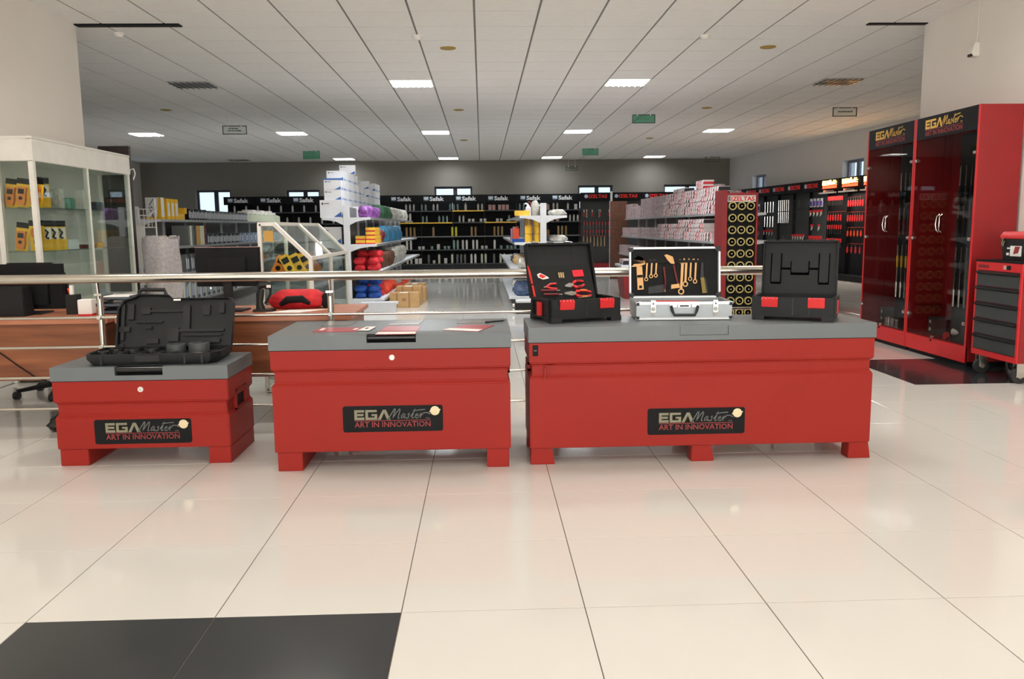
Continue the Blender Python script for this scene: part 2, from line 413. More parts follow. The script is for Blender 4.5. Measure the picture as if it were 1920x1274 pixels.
# ---- walls
def holed(L, z1, T, holes):
    """wall slab 0..L in x, 0..T in y, 0..z1 in z with rectangular holes (x0,x1,z0,z1)"""
    b = MB(); xs = sorted({0, L} | {h[0] for h in holes} | {h[1] for h in holes})
    for a, c in zip(xs, xs[1:]):
        hs = sorted((h[2], h[3]) for h in holes if h[0] <= a and h[1] >= c); z = 0
        for z0, zz in hs:
            if z0 > z: b.box(a, c, 0, T, z, z0)
            z = zz
        b.box(a, c, 0, T, z, z1)
    return b
struct('wall_left', MB().box(-4.15, -3.9, -6, 8.5, 0, HC+.02), mWall, 'plain white wall at the left of the hall')
struct('wall_right', MB().box(4.5, 4.75, -6, 8.56, 0, HC+.02), mWall, 'plain white wall at the right above the red cabinets')
struct('wall_left_return', MB().box(-10.35, -4.15, 8.25, 8.5, 0, HC+.02), mWall, 'return wall where the shop widens to the left')
struct('wall_right_return', MB().box(4.75, 9.2, 8.3, 8.56, 0, HC+.02), mWall, 'return wall where the shop widens to the right')
BW = [(-8.52,-7.5,1.72,2.42),(-5.85,-4.85,1.72,2.40),(-1.42,-.28,1.72,2.46),(2.93,3.98,1.72,2.46),(5.55,6.9,1.72,2.46)]
X0B = -10.3
struct('wall_back', holed(18.2, HC+.02, .3, [(a-X0B, c-X0B, z0, z1) for a, c, z0, z1 in BW]), mWallG, 'back wall above the black shelving, darkened in colour for its dim light', loc=(X0B, YB, 0))
def window(name, w_, h_, fm, label, loc, rz=0, split=.52, panes=2):
    e = .03
    o = struct(name, MB().box(-.0,e,-.03,.03,0,h_).box(w_-e,w_,-.03,.03,0,h_).box(e,w_-e,-.03,.03,0,e).box(e,w_-e,-.03,.03,h_-e,h_).box(w_*split-.035,w_*split+.035,-.03,.03,e,h_-e), fm, label, None, loc, rz)
    for a, c in ((e, w_*split-.035), (w_*split+.035, w_-e)):
        k = MB().box(a,a+.025,-.025,.025,e,h_-e).box(c-.025,c,-.025,.025,e,h_-e).box(a+.025,c-.025,-.025,.025,e,e+.03).box(a+.025,c-.025,-.025,.025,h_-e-.03,h_-e)
        s_ = O('sash', k, fm, o, smooth=False); O('pane', MB().box(a+.02,c-.02,-.004,.004,e+.025,h_-e-.025), mGlass, s_, smooth=False)
    return o
mFrameL = M('grey_lilac_window_frame', (142, 142, 158), .5)
wl = ['small back wall window at far left beside the black shelving','small window high above the left shelf headers','small window above the middle of the black shelving','small window above the red lettered tool panel','small window behind the tallest carton stacks']
for k, (a, c, z0, z1) in enumerate(BW):
    window(f'window_{k+1}', c-a, z1-z0, mFrameD, wl[k], (a, YB+.16, z0), split=.55)
# left shop wall with one red-brown window
struct('wall_left_shop', holed(16.9, HC+.02, .25, [(15.2, 16.1, 1.75, 2.95)]), mWallB, 'side wall of the shop at far left', loc=(-10.1, 8.5, 0), rz=PI/2)
window('window_6', .9, 1.2, mFrameR, 'window with red-brown frame in the far left wall', (-10.2, 8.5+15.2, 1.75), PI/2)
# right shop wall, slightly angled
ang = math.atan(.075); RW = Vector((wallx(8.5), 8.5, 0)); rzR = PI/2+ang
def rw(s, out=0.0, z=0.0):      # s metres from the near end of the right shop wall, out = into the room
    d = Vector((-math.sin(ang), math.cos(ang), 0)); n = Vector((-math.cos(ang), -math.sin(ang), 0))
    return RW+d*s+n*out+Vector((0,0,z))
def srw(px, out):               # wall distance s seen at a picture column
    r = (px-903.8)/FPX; s0, s1 = 0, 17
    for _ in range(40):
        m_ = (s0+s1)/2; p = rw(m_, out); s0, s1 = (m_, s1) if p.x/p.y > r else (s0, m_)
    return s0
WR = [(srw(1618,0), srw(1578,0), 1.9, 2.62), (srw(1434,0), srw(1409,0), 1.9, 2.6)]
struct('wall_right_shop', holed(17.0, HC+.02, .3, [(a, c, z0, z1) for a, c, z0, z1 in WR]).xf(Matrix.Scale(-1, 4, (0,1,0))), mWallB, 'white side wall of the shop above the tool panels', loc=RW, rz=rzR)
for k, (a, c, z0, z1) in enumerate(WR):
    p = rw(a, -.16, z0)
    window(f'window_{k+7}', c-a, z1-z0, mFrameL, ['deep window recess beside the tall red cabinets','dim window recess above the red lettered panels'][k], p, rzR)
# unseen shopfront behind the camera, assumed so daylight enters from there
fr = holed(8.6, HC+.02, .2, [(.5, 2.9, .15, 2.9), (3.1, 5.5, .05, 2.9), (5.7, 8.1, .15, 2.9)])
struct('wall_front_unseen', fr, mWall, 'unseen shopfront wall with large assumed glazed openings behind the viewer', loc=(-4.0, -6.1, 0))
for k, (a, c) in enumerate(((.5, 2.9), (3.1, 5.5), (5.7, 8.1))):
    window(f'window_{k+9}', c-a, 2.75, mWhiteF, f'{ORD[k]} assumed glazed shopfront opening, unseen behind the viewer', (-4.0+a, -6.0, .15))
struct('trim_1', MB().box(-3.9, -2.9, 8.46, 8.56, HC-.012, HC+.004), mBlkS, 'dark joint where the hall ceiling meets the left wall end')
struct('trim_2', MB().box(3.9, 4.5, 8.5, 8.57, HC-.010, HC+.004), mBlkS, 'dark joint where the hall ceiling meets the right wall end')

# ---- ceiling lights
def make_light(x, y, lit, label, group, power, col):
    t = thing('ceiling_light', label, 'ceiling light', (x, y, HC-.004), 0, group)
    O('frame', MB().box(-.297,.297,-.297,-.28,0,.012).box(-.297,.297,.28,.297,0,.012).box(-.297,-.28,-.28,.28,0,.012).box(.28,.297,-.28,.28,0,.012), mWhiteF, t, smooth=False)
    O('reflector', MB().box(-.28,.28,-.28,.28,.0085,.0095), mLouv, t, smooth=False)
    for k in range(4):
        yy = -.21+.14*k
        O('tube', MB().cyl((-.275,yy,.004),(.275,yy,.004),.0065,n=8), mTube if lit else mTubeOff, t)
    for k in range(7):
        xx = -.24+.08*k
        O('louvre_blade', MB().box(xx-.002,xx+.002,-.28,.28,-.018,-.002), mLouv, t, smooth=False)
    for k in range(3):
        yy = -.14+.14*k
        O('louvre_bar', MB().box(-.28,.28,yy-.004,yy+.004,-.016,-.002), mLouv, t, smooth=False)
    if lit: area('tube_glow', (0,0,-.0015), (0,0,0), .55, .55, power, col, t)
    return t
for x, y, lit, lb in SHOP: make_light(x, y, lit, lb, 'shop ceiling lights', BACK_LAMP[0 if y < 14 else 1 if y < 20 else 2], (.93, .97, 1.0))
for k, (x, y) in enumerate(FR2):
    make_light(x, y, 1, f'unseen lit ceiling light of the hall overhead, {ORD[k%3]} from left in {ORD[k//3]} row', 'unseen hall ceiling lights', FRONT_LAMP, (1.0, .958, .89))
# ---- ceiling discs, detectors
dm = MB().lathe([(.001,-.012),(.07,-.012),(.085,-.008),(.09,0)], n=24).mesh('ceiling_disc', mDisc)
dl = ['nearest left ochre disc under the ceiling','nearest right ochre disc under the ceiling','ochre ceiling disc between the two middle light rows','ochre ceiling disc right of centre','ochre ceiling disc at far left','small ochre disc near the back centre','small ochre disc near the back right']
for k, (x, y) in enumerate([(-.348,9.612),(3.262,9.616),(-.366,14.53),(3.874,14.456),(-5.207,14.32),(-.383,19.5),(3.876,19.35)]):
    tag(O('ceiling_disc', dm, loc=(x, y, HC)), dl[k], 'ceiling disc', 'ochre ceiling discs')
sl = ['white smoke detector near the top centre of the ceiling','white smoke detector toward the right of the ceiling','white smoke detector by the left wall','white smoke detector above the hanging frame sign']
for k, (x, y) in enumerate([(-.645,9.011),(2.386,9.027),(-3.642,8.853),(-3.737,15.12)]):
    t = thing('smoke_detector', sl[k], 'smoke detector', (x, y, HC), 0, 'smoke detectors')
    O('base', MB().lathe([(.055,-.014),(.06,-.004),(.06,0)], n=20), mWhiteF, t); O('dome', MB().lathe([(.002,-.045),(.03,-.042),(.042,-.03),(.046,-.014)], n=20), mWhiteF, t)
# ---- hanging signs
def sign(px, py, Y, w_, h_, green, label, lines):
    p = at(px, py, Y)
    t = thing('hanging_sign', label, 'sign', (p.x, p.y, p.z-h_/2), 0, 'hanging aisle signs')
    O('panel', MB().box(-w_/2,w_/2,-.004,.004,0,h_), mSignG if green else mSignW, t, smooth=False)
    e = .012
    O('trim', MB().box(-w_/2,w_/2,-.006,.006,-e,0).box(-w_/2,w_/2,-.006,.006,h_,h_+e).box(-w_/2-e,-w_/2,-.006,.006,-e,h_+e).box(w_/2,w_/2+e,-.006,.006,-e,h_+e), mSignT if green == 2 else mSignF, t, smooth=False)
    b = MB()
    for k, (a, c) in enumerate(lines):
        z = h_*(.62-.3*k) if len(lines) > 1 else h_*.45; x = a*w_/2
        while x < c*w_/2:
            q = random.uniform(.012,.03); b.box(x, x+q, -.0055, -.004, z, z+h_*.16); x += q+.01
    O('lettering', b, mSignT if green else mSignF, t, smooth=False)
    for sx in (-.3, .3):
        c_ = O('cord', MB().cyl((sx*w_,0,h_+.01),(sx*w_,0,HC-(p.z-h_/2)),.0022,n=5), mWhiteF, t); O('clip', MB().lathe([(.003,h_+.035),(.012,h_+.005),(.012,h_-.01)], c=(sx*w_,0,0), n=8), mWhiteF, c_)
sign(440, 244, 15.2, .40, .125, 0, 'pale framed sign with two lines hanging at left', [(-.5,.3),(-.6,.6)])
sign(584, 291, 20.5, .38, .17, 2, 'small solid green sign hanging at centre left', [(-.7,.4),(-.6,.5)])
sign(1207, 223, 14.6, .375, .125, 1, 'green framed sign hanging below the right lit light', [(-.6,.5),(-.5,.5)])
sign(1107, 285, 20.2, .37, .14, 2, 'small pale green sign hanging at centre right', [(-.6,.3),(-.4,.4)])
sign(1584, 210, 14.0, .385, .125, 0, 'pale framed sign with one line hanging at right', [(-.6,.6)])
sign(1072, 316, 22.5, .30, .10, 0, 'tiny framed sign in front of the back wall', [(-.5,.4),(-.4,.5)])
sign(1336, 299, 21.5, .34, .10, 0, 'tiny framed sign near the back right corner', [(-.6,.5)])
# wall sensor on the right wall
t = thing('motion_sensor', 'small white sensor box mounted high on the right wall', 'sensor', (4.5, 7.62, 2.72), -PI/2)
O('housing', MB().loft([(0,-.035,.035,-.05,0),(.03,-.04,.04,-.07,0),(.12,-.035,.035,-.045,0)]), mWhiteF, t, bevel=.004); O('lens', MB().box(-.025,.025,-.074,-.052,.0,.022), mBlk, t); O('cable', MB().tube([(0,-.01,.12),(.01,-.008,.25),(0,-.006,.5)], .004), mWhiteF, t)

# ================================================================ CHESTS
def chest(label, x0, x1, yf, depth, zt, zl, zb, g0, g1, kind, emb, ly):
    w_ = x1-x0; cx = (x0+x1)/2
    t = thing('job_site_chest', label, 'storage chest', (cx, yf, 0))
    h = w_/2; q = .013
    O('body', MB().loft([(zb,-h,h,0,depth),(g0,-h,h,0,depth),(g0+.016,-h+q,h-q,q,depth-q),(g1-.014,-h+q,h-q,q,depth-q),(g1,-h-.002,h+.002,-.002,depth),(zl,-h-.002,h+.002,-.002,depth)]), mRed, t, bevel=.004)
    hx0, hx1 = emb['hx']; hz = emb['hz']; e = .006; lid = MB()
    lid.box(-h-e, hx0, -e, depth+e, zl, zt).box(hx1, h+e, -e, depth+e, zl, zt).box(hx0, hx1, .045, depth+e, zl, zt).box(hx0, hx1, -e, .045, zl, hz)
    l_ = O('lid', lid, mGreyLid, t, smooth=False)
    O('lid_lip', MB().box(-h-.003,h+.003,-.003,depth,zl-.004,zl), mBlkS, l_, smooth=False)
    if kind == 'L':
        O('handle_cover', MB().box(hx0+.002, hx1-.002, -e+.0015, .04, hz+.002, zt-.001), mGreyLid, l_, smooth=False)
    else:
        O('handle_recess', MB().box(hx0, hx1, .03, .0455, hz, zt-.001).box(hx0,hx1,-e+.002,.03,hz,hz+.003), mBlkS, l_, smooth=False)
        r = (zt-hz)*.36
        O('lid_handle', MB().cyl((hx0+.004,.012,zt-r-.002),(hx1-.004,.012,zt-r-.002), r, n=14), mBlkG, l_)
    # skids and feet
    for fx0, fx1 in emb['feet']:
        if kind == 'L':
            s_ = .012
            O('foot', MB().prism([(fx0+s_*.3,zb),(fx1-s_*1.2,zb),(fx1,0),(fx0,0)], 'y', .012, .10), mRed, t, bevel=.003)
            O('foot', MB().prism([(fx0+s_*.3,zb),(fx1-s_*1.2,zb),(fx1,0),(fx0,0)], 'y', depth-.1, depth-.012), mRed, t, bevel=.003)
        else:
            O('skid', MB().box(fx0, fx1, .004, depth-.004, 0, zb), mRed, t, bevel=.003)
    # emblem plate
    ex0, ex1, ez0, ez1 = emb['plate']
    r = .012; poly = []
    for cx_, cz_, a0 in ((ex1-r,ez0+r,-PI/2),(ex1-r,ez1-r,0),(ex0+r,ez1-r,PI/2),(ex0+r,ez0+r,PI)):
        for k in range(4): a = a0+k*PI/6; poly.append((cx_+r*math.cos(a), cz_+r*math.sin(a)))
    pl = O('emblem_plate', MB().prism(poly, 'y', -.003, .001), mBlkS, t, smooth=False)
    lw = (ex1-ex0)*.76
    lo = logo(lw, .0012, -.003); lo.xf(Matrix.Translation((ex0+(ex1-ex0)*.115, 0, ez0+(ez1-ez0)*.18)))
    O('lettering', lo, [mKhaki, mScript, mMaroon], pl, smooth=False)
    sx, sz = ex1-.040, ez1-.030
    sl_ = MB().lathe([(.0005,-.0045),(.021,-.0045),(.024,-.0035),(.024,-.003)], c=(sx,0,sz), n=24, ax='y'); sl_.prism([(sx-.028,sz-.007),(sx+.028,sz+.003),(sx+.028,sz+.009),(sx-.028,sz-.001)], 'y', -.0052, -.003)
    O('gold_seal', sl_, mSeal, pl)
    if kind != 'L':
        lx, lz = emb['lock']
        lk = O('lock', MB().lathe([(.0005,-.008),(.012,-.008),(.0145,-.005),(.015,-.001)], c=(lx,0,lz), n=20, ax='y'), mWhiteF, t)
        O('key_cylinder', MB().lathe([(.0005,-.0105),(.0065,-.0105),(.007,-.008)], c=(lx,0,lz), n=14, ax='y'), mSteel, lk)
    else:
        lp = O('latch_plate', MB().box(-h+.016,-h+.044,-.005,.0,zl-.07,zl-.014), mBlkS, t); O('latch_slot', MB().box(-h+.022,-h+.038,-.0065,-.005,zl-.045,zl-.038), mBlkG, lp)
        O('hasp_tab', MB().box(-h+.075,-h+.083,-.003,.008,g0-.012,g0+.058).box(-h+.083,-h+.125,-.003,.006,g1-.018,g1-.012), mRed, t)
    for sgn in (-1, 1):   # side grab handles
        x = sgn*(h-q); z0 = g0+.018; z1 = g1-.016
        if kind == 'S': z0, z1 = g0-.0, g1+.03
        xx = sorted((x, x+sgn*(q+.004)))
        sh = O('side_handle', MB().box(xx[0],xx[1],depth*.28,depth*.72,z0,z0+.014).box(xx[0],xx[1],depth*.28,depth*.72,z1-.014,z1).box(xx[0],xx[1],depth*.28,depth*.28+.02,z0,z1).box(xx[0],xx[1],depth*.72-.02,depth*.72,z0,z1), mRed, t, bevel=.002)
        O('grip_recess', MB().box(*sorted((x, x+sgn*.003)), depth*.3,depth*.7,z0+.012,z1-.012), mBlkS, sh)
    return t
chest('smallest red steel chest with an open black socket case on its lid', -2.27, -1.36, 4.366, .46, .533, .461, .092, .262, .347, 'S',
      dict(hx=(-.125,.123), hz=.487, feet=[(-.446,-.297),(.335,.452)], plate=(-.254,.253,.118,.25), lock=(.001,.411)), 0)
chest('middle-sized red steel chest with red brochures lying on its grey lid', -1.082, .133, 4.184, .665, .705, .632, .100, .447, .532, 'M',
      dict(hx=(-.119,.130), hz=.665, feet=[(-.595,-.468),(.482,.598)], plate=(-.253,.258,.202,.338), lock=(.006,.588)), 0)
chest('longest red steel chest carrying three open tool cases', .234, 2.034, 4.205, .47, .727, .650, .090, .462, .542, 'L',
      dict(hx=(-.124,.129), hz=.676, feet=[(-.898,-.770),(-.05,.073),(.79,.912)], plate=(-.285,.227,.152,.292)), 0)

# ================================================================ BROCHURES on the middle chest
ZM = .7052
def sheet(name, quad, m, label, cat, z=ZM, extra=None, group='brochures on the middle chest'):
    cx = sum(p[0] for p in quad)/4; cy = sum(p[1] for p in quad)/4
    b = MB().prism([(p[0]-cx, p[1]-cy) for p in quad], 'z', 0, .0022)
    o = solo(name, b, m, label, cat, (cx, cy, z), 0, group)
    if extra:
        for nm, q2, m2 in extra: O(nm, MB().prism([(p[0]-cx, p[1]-cy) for p in q2], 'z', .0022, .0030), m2, o, smooth=False)
    return o
def lerpq(q, u0, u1, v0, v1):
    A,B,C,D = [Vector(p) for p in q]
    f = lambda u, v: tuple((A*(1-u)+B*u)*(1-v)+(D*(1-u)+C*u)*v)
    return [f(u0,v0), f(u1,v0), f(u1,v1), f(u0,v1)]
mRedBr = M('red_brochure_print', (170, 42, 54), .35, var=.06)
mPhoto = M('brochure_photo', (110, 104, 98), .35, var=.5, scale=60)
q1 = [(-.894,4.33),(-.662,4.325),(-.64,4.50),(-.885,4.51)]
sheet('brochure', q1, mRedBr, 'wide red brochure with a white price card, left on the grey lid', 'brochure', extra=[('pale_mark', lerpq(q1,.08,.16,.35,.8), mWhiteP), ('pale_mark', lerpq(q1,.82,.9,.4,.75), mWhiteP)])
q1b = [(-.90,4.60),(-.74,4.60),(-.73,4.78),(-.89,4.78)]
sheet('brochure', q1b, mPhoto, 'photo-covered brochure behind the wide red one', 'brochure')
q1c = [(-.66,4.34),(-.60,4.335),(-.583,4.50),(-.637,4.505)]
o = sheet('price_card', q1c, mWhiteP, 'small white card with a black emblem beside the red brochure', 'card', z=ZM+.0035, extra=[('printed_emblem', lerpq(q1c,.35,.55,.35,.65), mBlkS)])
q2 = [(-.55,4.19),(-.348,4.187),(-.345,4.52),(-.53,4.53)]
sheet('brochure', q2, mRedBr, 'red brochure with white band lying over the black lid handle', 'brochure', extra=[('white_band', lerpq(q2,0,1,0,.26), mWhiteP)])
q2b = [(-.53,4.60),(-.36,4.60),(-.345,4.80),(-.50,4.80)]
sheet('brochure', q2b, mPhoto, 'dark photo brochure near the back of the lid', 'brochure', extra=[('white_band', lerpq(q2b,0,1,0,.14), mWhiteP)])
q3 = [(-.215,4.33),(-.03,4.25),(.06,4.50),(-.10,4.56)]
sheet('brochure', q3, mRedBr, 'red and white brochure at the right end of the grey lid', 'brochure', extra=[('white_band', lerpq(q3,0,1,0,.3), mWhiteP)])
q3b = [(-.15,4.62),(.03,4.62),(.06,4.78),(-.11,4.78)]
sheet('brochure', q3b, mPhoto, 'photo brochure under the black pen', 'brochure')
solo('pen', MB().cyl((-.05,0,.006),(.05,.06,.006),.005,n=8).cyl((.05,.06,.006),(.062,.067,.006),.004,.001,n=8), mBlk, 'black pen lying at the right end of the grey lid', 'pen', (.06,4.60,ZM+.0023))

# ================================================================ TOOL CASES
def frame(o, cx, cy, cz, rz): o.location = (cx, cy, cz); o.rotation_euler = (0,0,rz)
# ---- black blow-moulded socket case on the small chest
t = thing('socket_case', 'open black moulded case with round sockets on the small chest', 'tool case', (-1.755, 4.40, .5335), .035)
w_ = .31
poly = [(-.33,0),(.30,0),(.34,.05),(.34,.29),(-.36,.29),(-.36,.05)]
tr = MB().rings([[(x*.93,.012+y*.96,0) for x,y in poly],[(x,y,.03) for x,y in poly],[(x,y,.062) for x,y in poly],[(x*.965,.008+y*.965,.062) for x,y in poly],[(x*.955,.01+y*.96,.034) for x,y in poly]])
bt = O('tray', tr, mBlkC, t, bevel=.003)
O('front_latch', MB().box(-.09,.04,-.006,.01,.02,.056), mBlk, bt, bevel=.003)
for px_ in (-.27,.16,.25): O('rib', MB().box(px_,px_+.012,-.003,.008,.006,.05), mBlk, bt)
ins = O('insert', MB().box(-.335,.318,.016,.276,.034,.040), mFoam, t)
def ring(mb, c, r, r2, z0, z1, n=20): mb.lathe([(r2,z1-.006),(r2,z1),(r*.96,z1),(r,z1-.006),(r,z0)], c=c, n=n)
for k, (x, y, r, z1) in enumerate([(.06,.20,.052,.085),(.185,.20,.056,.09),(-.06,.17,.042,.070),(-.165,.18,.045,.068),(-.26,.20,.034,.066),(-.30,.12,.03,.064),(-.2,.09,.038,.062),(-.09,.075,.032,.060),(0.01,.08,.030,.06),(.10,.07,.028,.058)]):
    sb = MB(); ring(sb, (x,y,0), r, r*.62, .04, z1, 24); sb.lathe([(r*.6,.041),(r*.6,.043),(.001,.043)], c=(x,y,0), n=16)
    solo('round_socket', sb.xf(Matrix.Translation((-x,-y,-.04))), mGreyP if k < 2 else mBlk, ['grey round socket left of the largest in the moulded case','largest grey round socket at right of the moulded case','black socket just left of the grey pair','black socket in the middle back of the tray','black socket toward the left back of the tray','black socket at far left of the tray','black socket in front left of the tray','flat black socket in the front row','small black socket in the front centre','small black socket at front right'][k], 'socket',
         Matrix.Translation((-1.755,4.40,.5335)) @ Matrix.Rotation(.035,4,'Z') @ Vector((x,y,.04)), .035, 'sockets in the moulded case')
rg = MB().lathe([(.022,.0),(.022,.006),(.036,.006),(.037,0)], n=24)
solo('steel_ring', rg, mPink, 'pale steel ring lying at the front right of the tray', 'ring', Matrix.Translation((-1.755,4.40,.5335)) @ Matrix.Rotation(.035,4,'Z') @ Vector((.2,.095,.040)))
lidm = MB(); lp = [(-.30,0),(.335,0),(.345,.24),(.33,.278),(.0,.278),(-.02,.30),(-.19,.305),(-.21,.29),(-.27,.27),(-.30,.22)]
lidm.rings([[(x*.96,.03,z*.97+.004) for x,z in lp],[(x,.022,z) for x,z in lp],[(x,-.02,z) for x,z in lp],[(x*.965,-.02,z*.965+.005) for x,z in lp],[(x*.955,.012,z*.955+.007) for x,z in lp]])
TL = Matrix.Translation((0,.30,.055)) @ Matrix.Rotation(-.30,4,'X')
ld = O('lid', lidm, mBlkC, t, bevel=.003); ld.matrix_local = TL
lr = random.Random(3)
for a, c, z0, z1 in [(-.28,-.26,.04,.25),(-.245,-.21,.16,.25),(-.3,-.26,.0,.02),(-.17,-.12,.19,.23),(-.12,.06,.20,.215),(.06,.1,.10,.24),(.17,.21,.18,.24),(.26,.29,.19,.25),(-.2,-.05,.14,.15),(-.15,-.11,.105,.12),(-.02,.04,.03,.11),(.04,.29,.085,.1),(.06,.28,.06,.07),(.2,.27,.02,.045),(-.14,-.07,.02,.05),(-.29,-.23,.09,.12)]:
    O('moulded_rib', MB().box(a,c,-.006,.013,z0,z1), mBlk, ld, bevel=.002)
O('carry_handle', MB().tube([(-.19,.004,.295),(-.19,.004,.325),(-.17,.004,.335),(-.05,.004,.332),(-.04,.004,.3)], .011, 8), mBlk, ld)
O('warning_label', MB().box(.01,.05,-.021,-.019,.262,.272), mWhiteP, ld)

# ---- black stacking cases with red catches
def stack_case(label, loc, rz, handed):
    """local: front faces -y, w .415, d .30"""
    t = thing('stacking_tool_case', label, 'tool case', loc, rz)
    W, D, Hh, wt = .205, .30, .125, .012
    b = MB().box(-W,W,0,wt,.018,Hh).box(-W,W,D-wt,D,.018,Hh).box(-W,-W+wt,wt,D-wt,.018,Hh).box(W-wt,W,wt,D-wt,.018,Hh).box(-W+wt,W-wt,wt,D-wt,.018,.03)
    body = O('case_body', b, mBlkC, t, bevel=.003)
    for sx in (-1, 1):
        for y0 in (-.006, D-.056):
            fa, fb = sorted((sx*(W-.06), sx*(W+.004))); O('foot', MB().loft([(0,fa,fb,y0,y0+.06),(.03,fa,fb,y0+.004,y0+.056)]), mBlkC, t, bevel=.003)
        fx = sx*.118
        ct = O('red_catch', MB().prism([(-.010,Hh-.004),(-.018,Hh-.012),(-.012,Hh-.052),(-.004,Hh-.056),(.0,Hh)], 'x', fx-.042, fx+.042), mRedP, t, bevel=.002)
        for k in range(4): O('grip_rib', MB().box(fx-.034+.02*k,fx-.028+.02*k,-.02,-.008,Hh-.012,Hh+.001), mRedP, ct)
        xo = sx*W; xi = sorted((xo, xo+sx*.012))
        sf = O('side_handle', MB().box(*xi,.03,.27,.112,Hh).box(*xi,.03,.27,.02,.034).box(*xi,.03,.06,.034,.112).box(*xi,.24,.27,.034,.112), mBlk, t, bevel=.002)
        O('side_catch', MB().box(*sorted((xo+sx*.002, xo+sx*.015)),.125,.175,.03,.105), mRedP, sf, bevel=.002)
    O('front_seam', MB().box(-.003,.003,-.002,.001,.03,Hh-.004), mBlkG, body); O('front_seam', MB().box(.082,.086,-.002,.001,.03,Hh-.004), mBlkG, body)
    return t, W, D, Hh
T1 = (.556, 4.425, .7272); RZ1 = .32
t1, W, D, Hh = stack_case('open black case at left with red pliers in its lid', T1, RZ1, 1)
def lid_pose(tilt, y, z): return Matrix.Translation((0,y,z)) @ Matrix.Rotation(-tilt,4,'X')
L1 = lid_pose(.30, D+.005, Hh-.01)
lid = MB().box(-W,W,0,.016,0,.31).box(-W,-W+.012,-.03,0,0,.31).box(W-.012,W,-.03,0,0,.31).box(-W+.012,W-.012,-.03,0,.298,.31)
lo_ = O('case_lid', lid, mBlkC, t1, bevel=.003); lo_.matrix_local = L1
for sx in (-.09,.09): O('lid_seam', MB().box(sx-.002,sx+.002,-.0015,.001,.20,.297), mBlkG, lo_)
for sx in (-.14,-.045,.06,.15): O('hinge_tab', MB().box(sx-.02,sx+.02,-.012,.014,.31,.318), mBlk, lo_)
# tool board hanging in front of the lid
B1 = lid_pose(.46, D-.035, Hh-.03)
bd = O('tool_board', MB().box(-W+.016,W-.02,-.008,0,0,.215), mFoam, t1, bevel=.002); bd.matrix_local = B1
MW1 = Matrix.Translation(T1) @ Matrix.Rotation(RZ1,4,'Z')
def on_board(name, mb, mats, x, z, ang_, label, cat, Mw, Bm, group, y=-.009, bevel=.0):
    o = O(name, mb, mats, None, (0,0,0), (0,0,0), bevel); tag(o, label, cat, group)
    o.matrix_world = Mw @ Bm @ Matrix.Translation((x,y,z)) @ Matrix.Rotation(ang_,4,'Y'); return o
def pliers(L, jaw=mSteelD, grip=mRedP, tip=mOrg):
    b = MB(); a = L*.36
    b.prism([(-a,-.004),(-a*.3,-.014),(.0,-.010),(.0,.010),(-a*.3,.014),(-a,.004)],'y',-.009,0,0)
    b.lathe([(.001,-.012),(.010,-.012),(.011,0)],n=12,m=0,ax='y')
    for s_ in (-1,1):
        b.prism([(0,s_*.004),(.016,s_*.024),(.024,s_*.022),(.02,s_*.006)],'y',-.013,-.001,1)
        b.tube([(.018,-.007,s_*.010),(L*.25,-.007,s_*.019),(L*.45,-.007,s_*.018),(L*.62,-.007,s_*.010)],[.0055,.008,.008,.0055],8,1)
        b.tube([(L*.25,-.0115,s_*.020),(L*.45,-.0115,s_*.019)],.0055,6,2)
    return b, [jaw, grip, tip]
G1 = 'tools in the left black case'
pm, ms = pliers(.17); on_board('combination_pliers', pm, ms, .05, .035, .05, 'large pliers with red and yellow grips low on the tool board', 'pliers', MW1, B1, G1)
pm, ms = pliers(.125, tip=mDkRed); on_board('cutting_pliers', pm, ms, .045, .088, -.12, 'smaller red-handled pliers above the large pair', 'pliers', MW1, B1, G1)
b = MB(); b.tube([(-.03,-.006,0),(.0,-.006,.016),(.035,-.006,.018)],.006,8,0).tube([(-.03,-.006,0),(.0,-.006,-.010),(.035,-.006,-.014)],.006,8,0).tube([(-.045,-.006,-.003),(-.03,-.006,0)],.004,6,1)
on_board('side_cutter', b, [mRedP, mSteelD], -.085, .082, .0, 'red U-shaped side cutter at left of the board', 'cutter', MW1, B1, G1)
b = MB().prism([(-.04,.012),(-.02,.02),(.02,-.004),(.028,-.014),(-.01,-.02),(-.036,-.006)],'y',-.006,0,0).prism([(-.03,.008),(-.018,.013),(.012,-.004),(-.01,-.014),(-.028,-.004)],'y',-.0075,-.006,1)
on_board('cable_knife', b, [mWhiteF, mRedP], -.115, .148, 0, 'red and white looped cable knife at upper left of the board', 'knife', MW1, B1, G1)
b = MB()
for k in range(3): b.tube([(-.014+.013*k,-.006,-.016),(-.014+.013*k,-.006,.016)],.0045,6,0)
on_board('bit_holder', b, [mHandle], -.008, .15, 0, 'row of three pale bits at top centre of the board', 'bits', MW1, B1, G1)
on_board('warning_card', MB().box(-.033,.033,-.004,0,-.02,.02,0).box(-.026,.022,-.0046,-.004,.002,.008,1), [M('fluorescent_red', (250, 30, 52), .5), mRedCl], .10, .160, -.04, 'bright red rectangular tag at upper right of the board', 'tag', MW1, B1, G1)
for k, z in enumerate((.035, .060)):
    b = MB().tube([(-.055,-.006,0),(.02,-.006,0),(.04,-.006,0)],[.006,.007,.004],8,0).tube([(.04,-.006,0),(.06,-.006,0)],.0025,6,1)
    on_board('insulated_screwdriver', b, [mDkRed, mSteel], -.085-.01*k, z, .03, ['lower dark red screwdriver left of the large pliers','upper dark red screwdriver left of the large pliers'][k], 'screwdriver', MW1, B1, G1)
b = MB().tube([(-.04,0,0),(.04,.012,.004)],.003,6)
solo('hex_key', b, mSteel, 'steel pin lying on the front rim of the left case', 'key', MW1 @ Vector((.0,.02,Hh+.004)), RZ1)
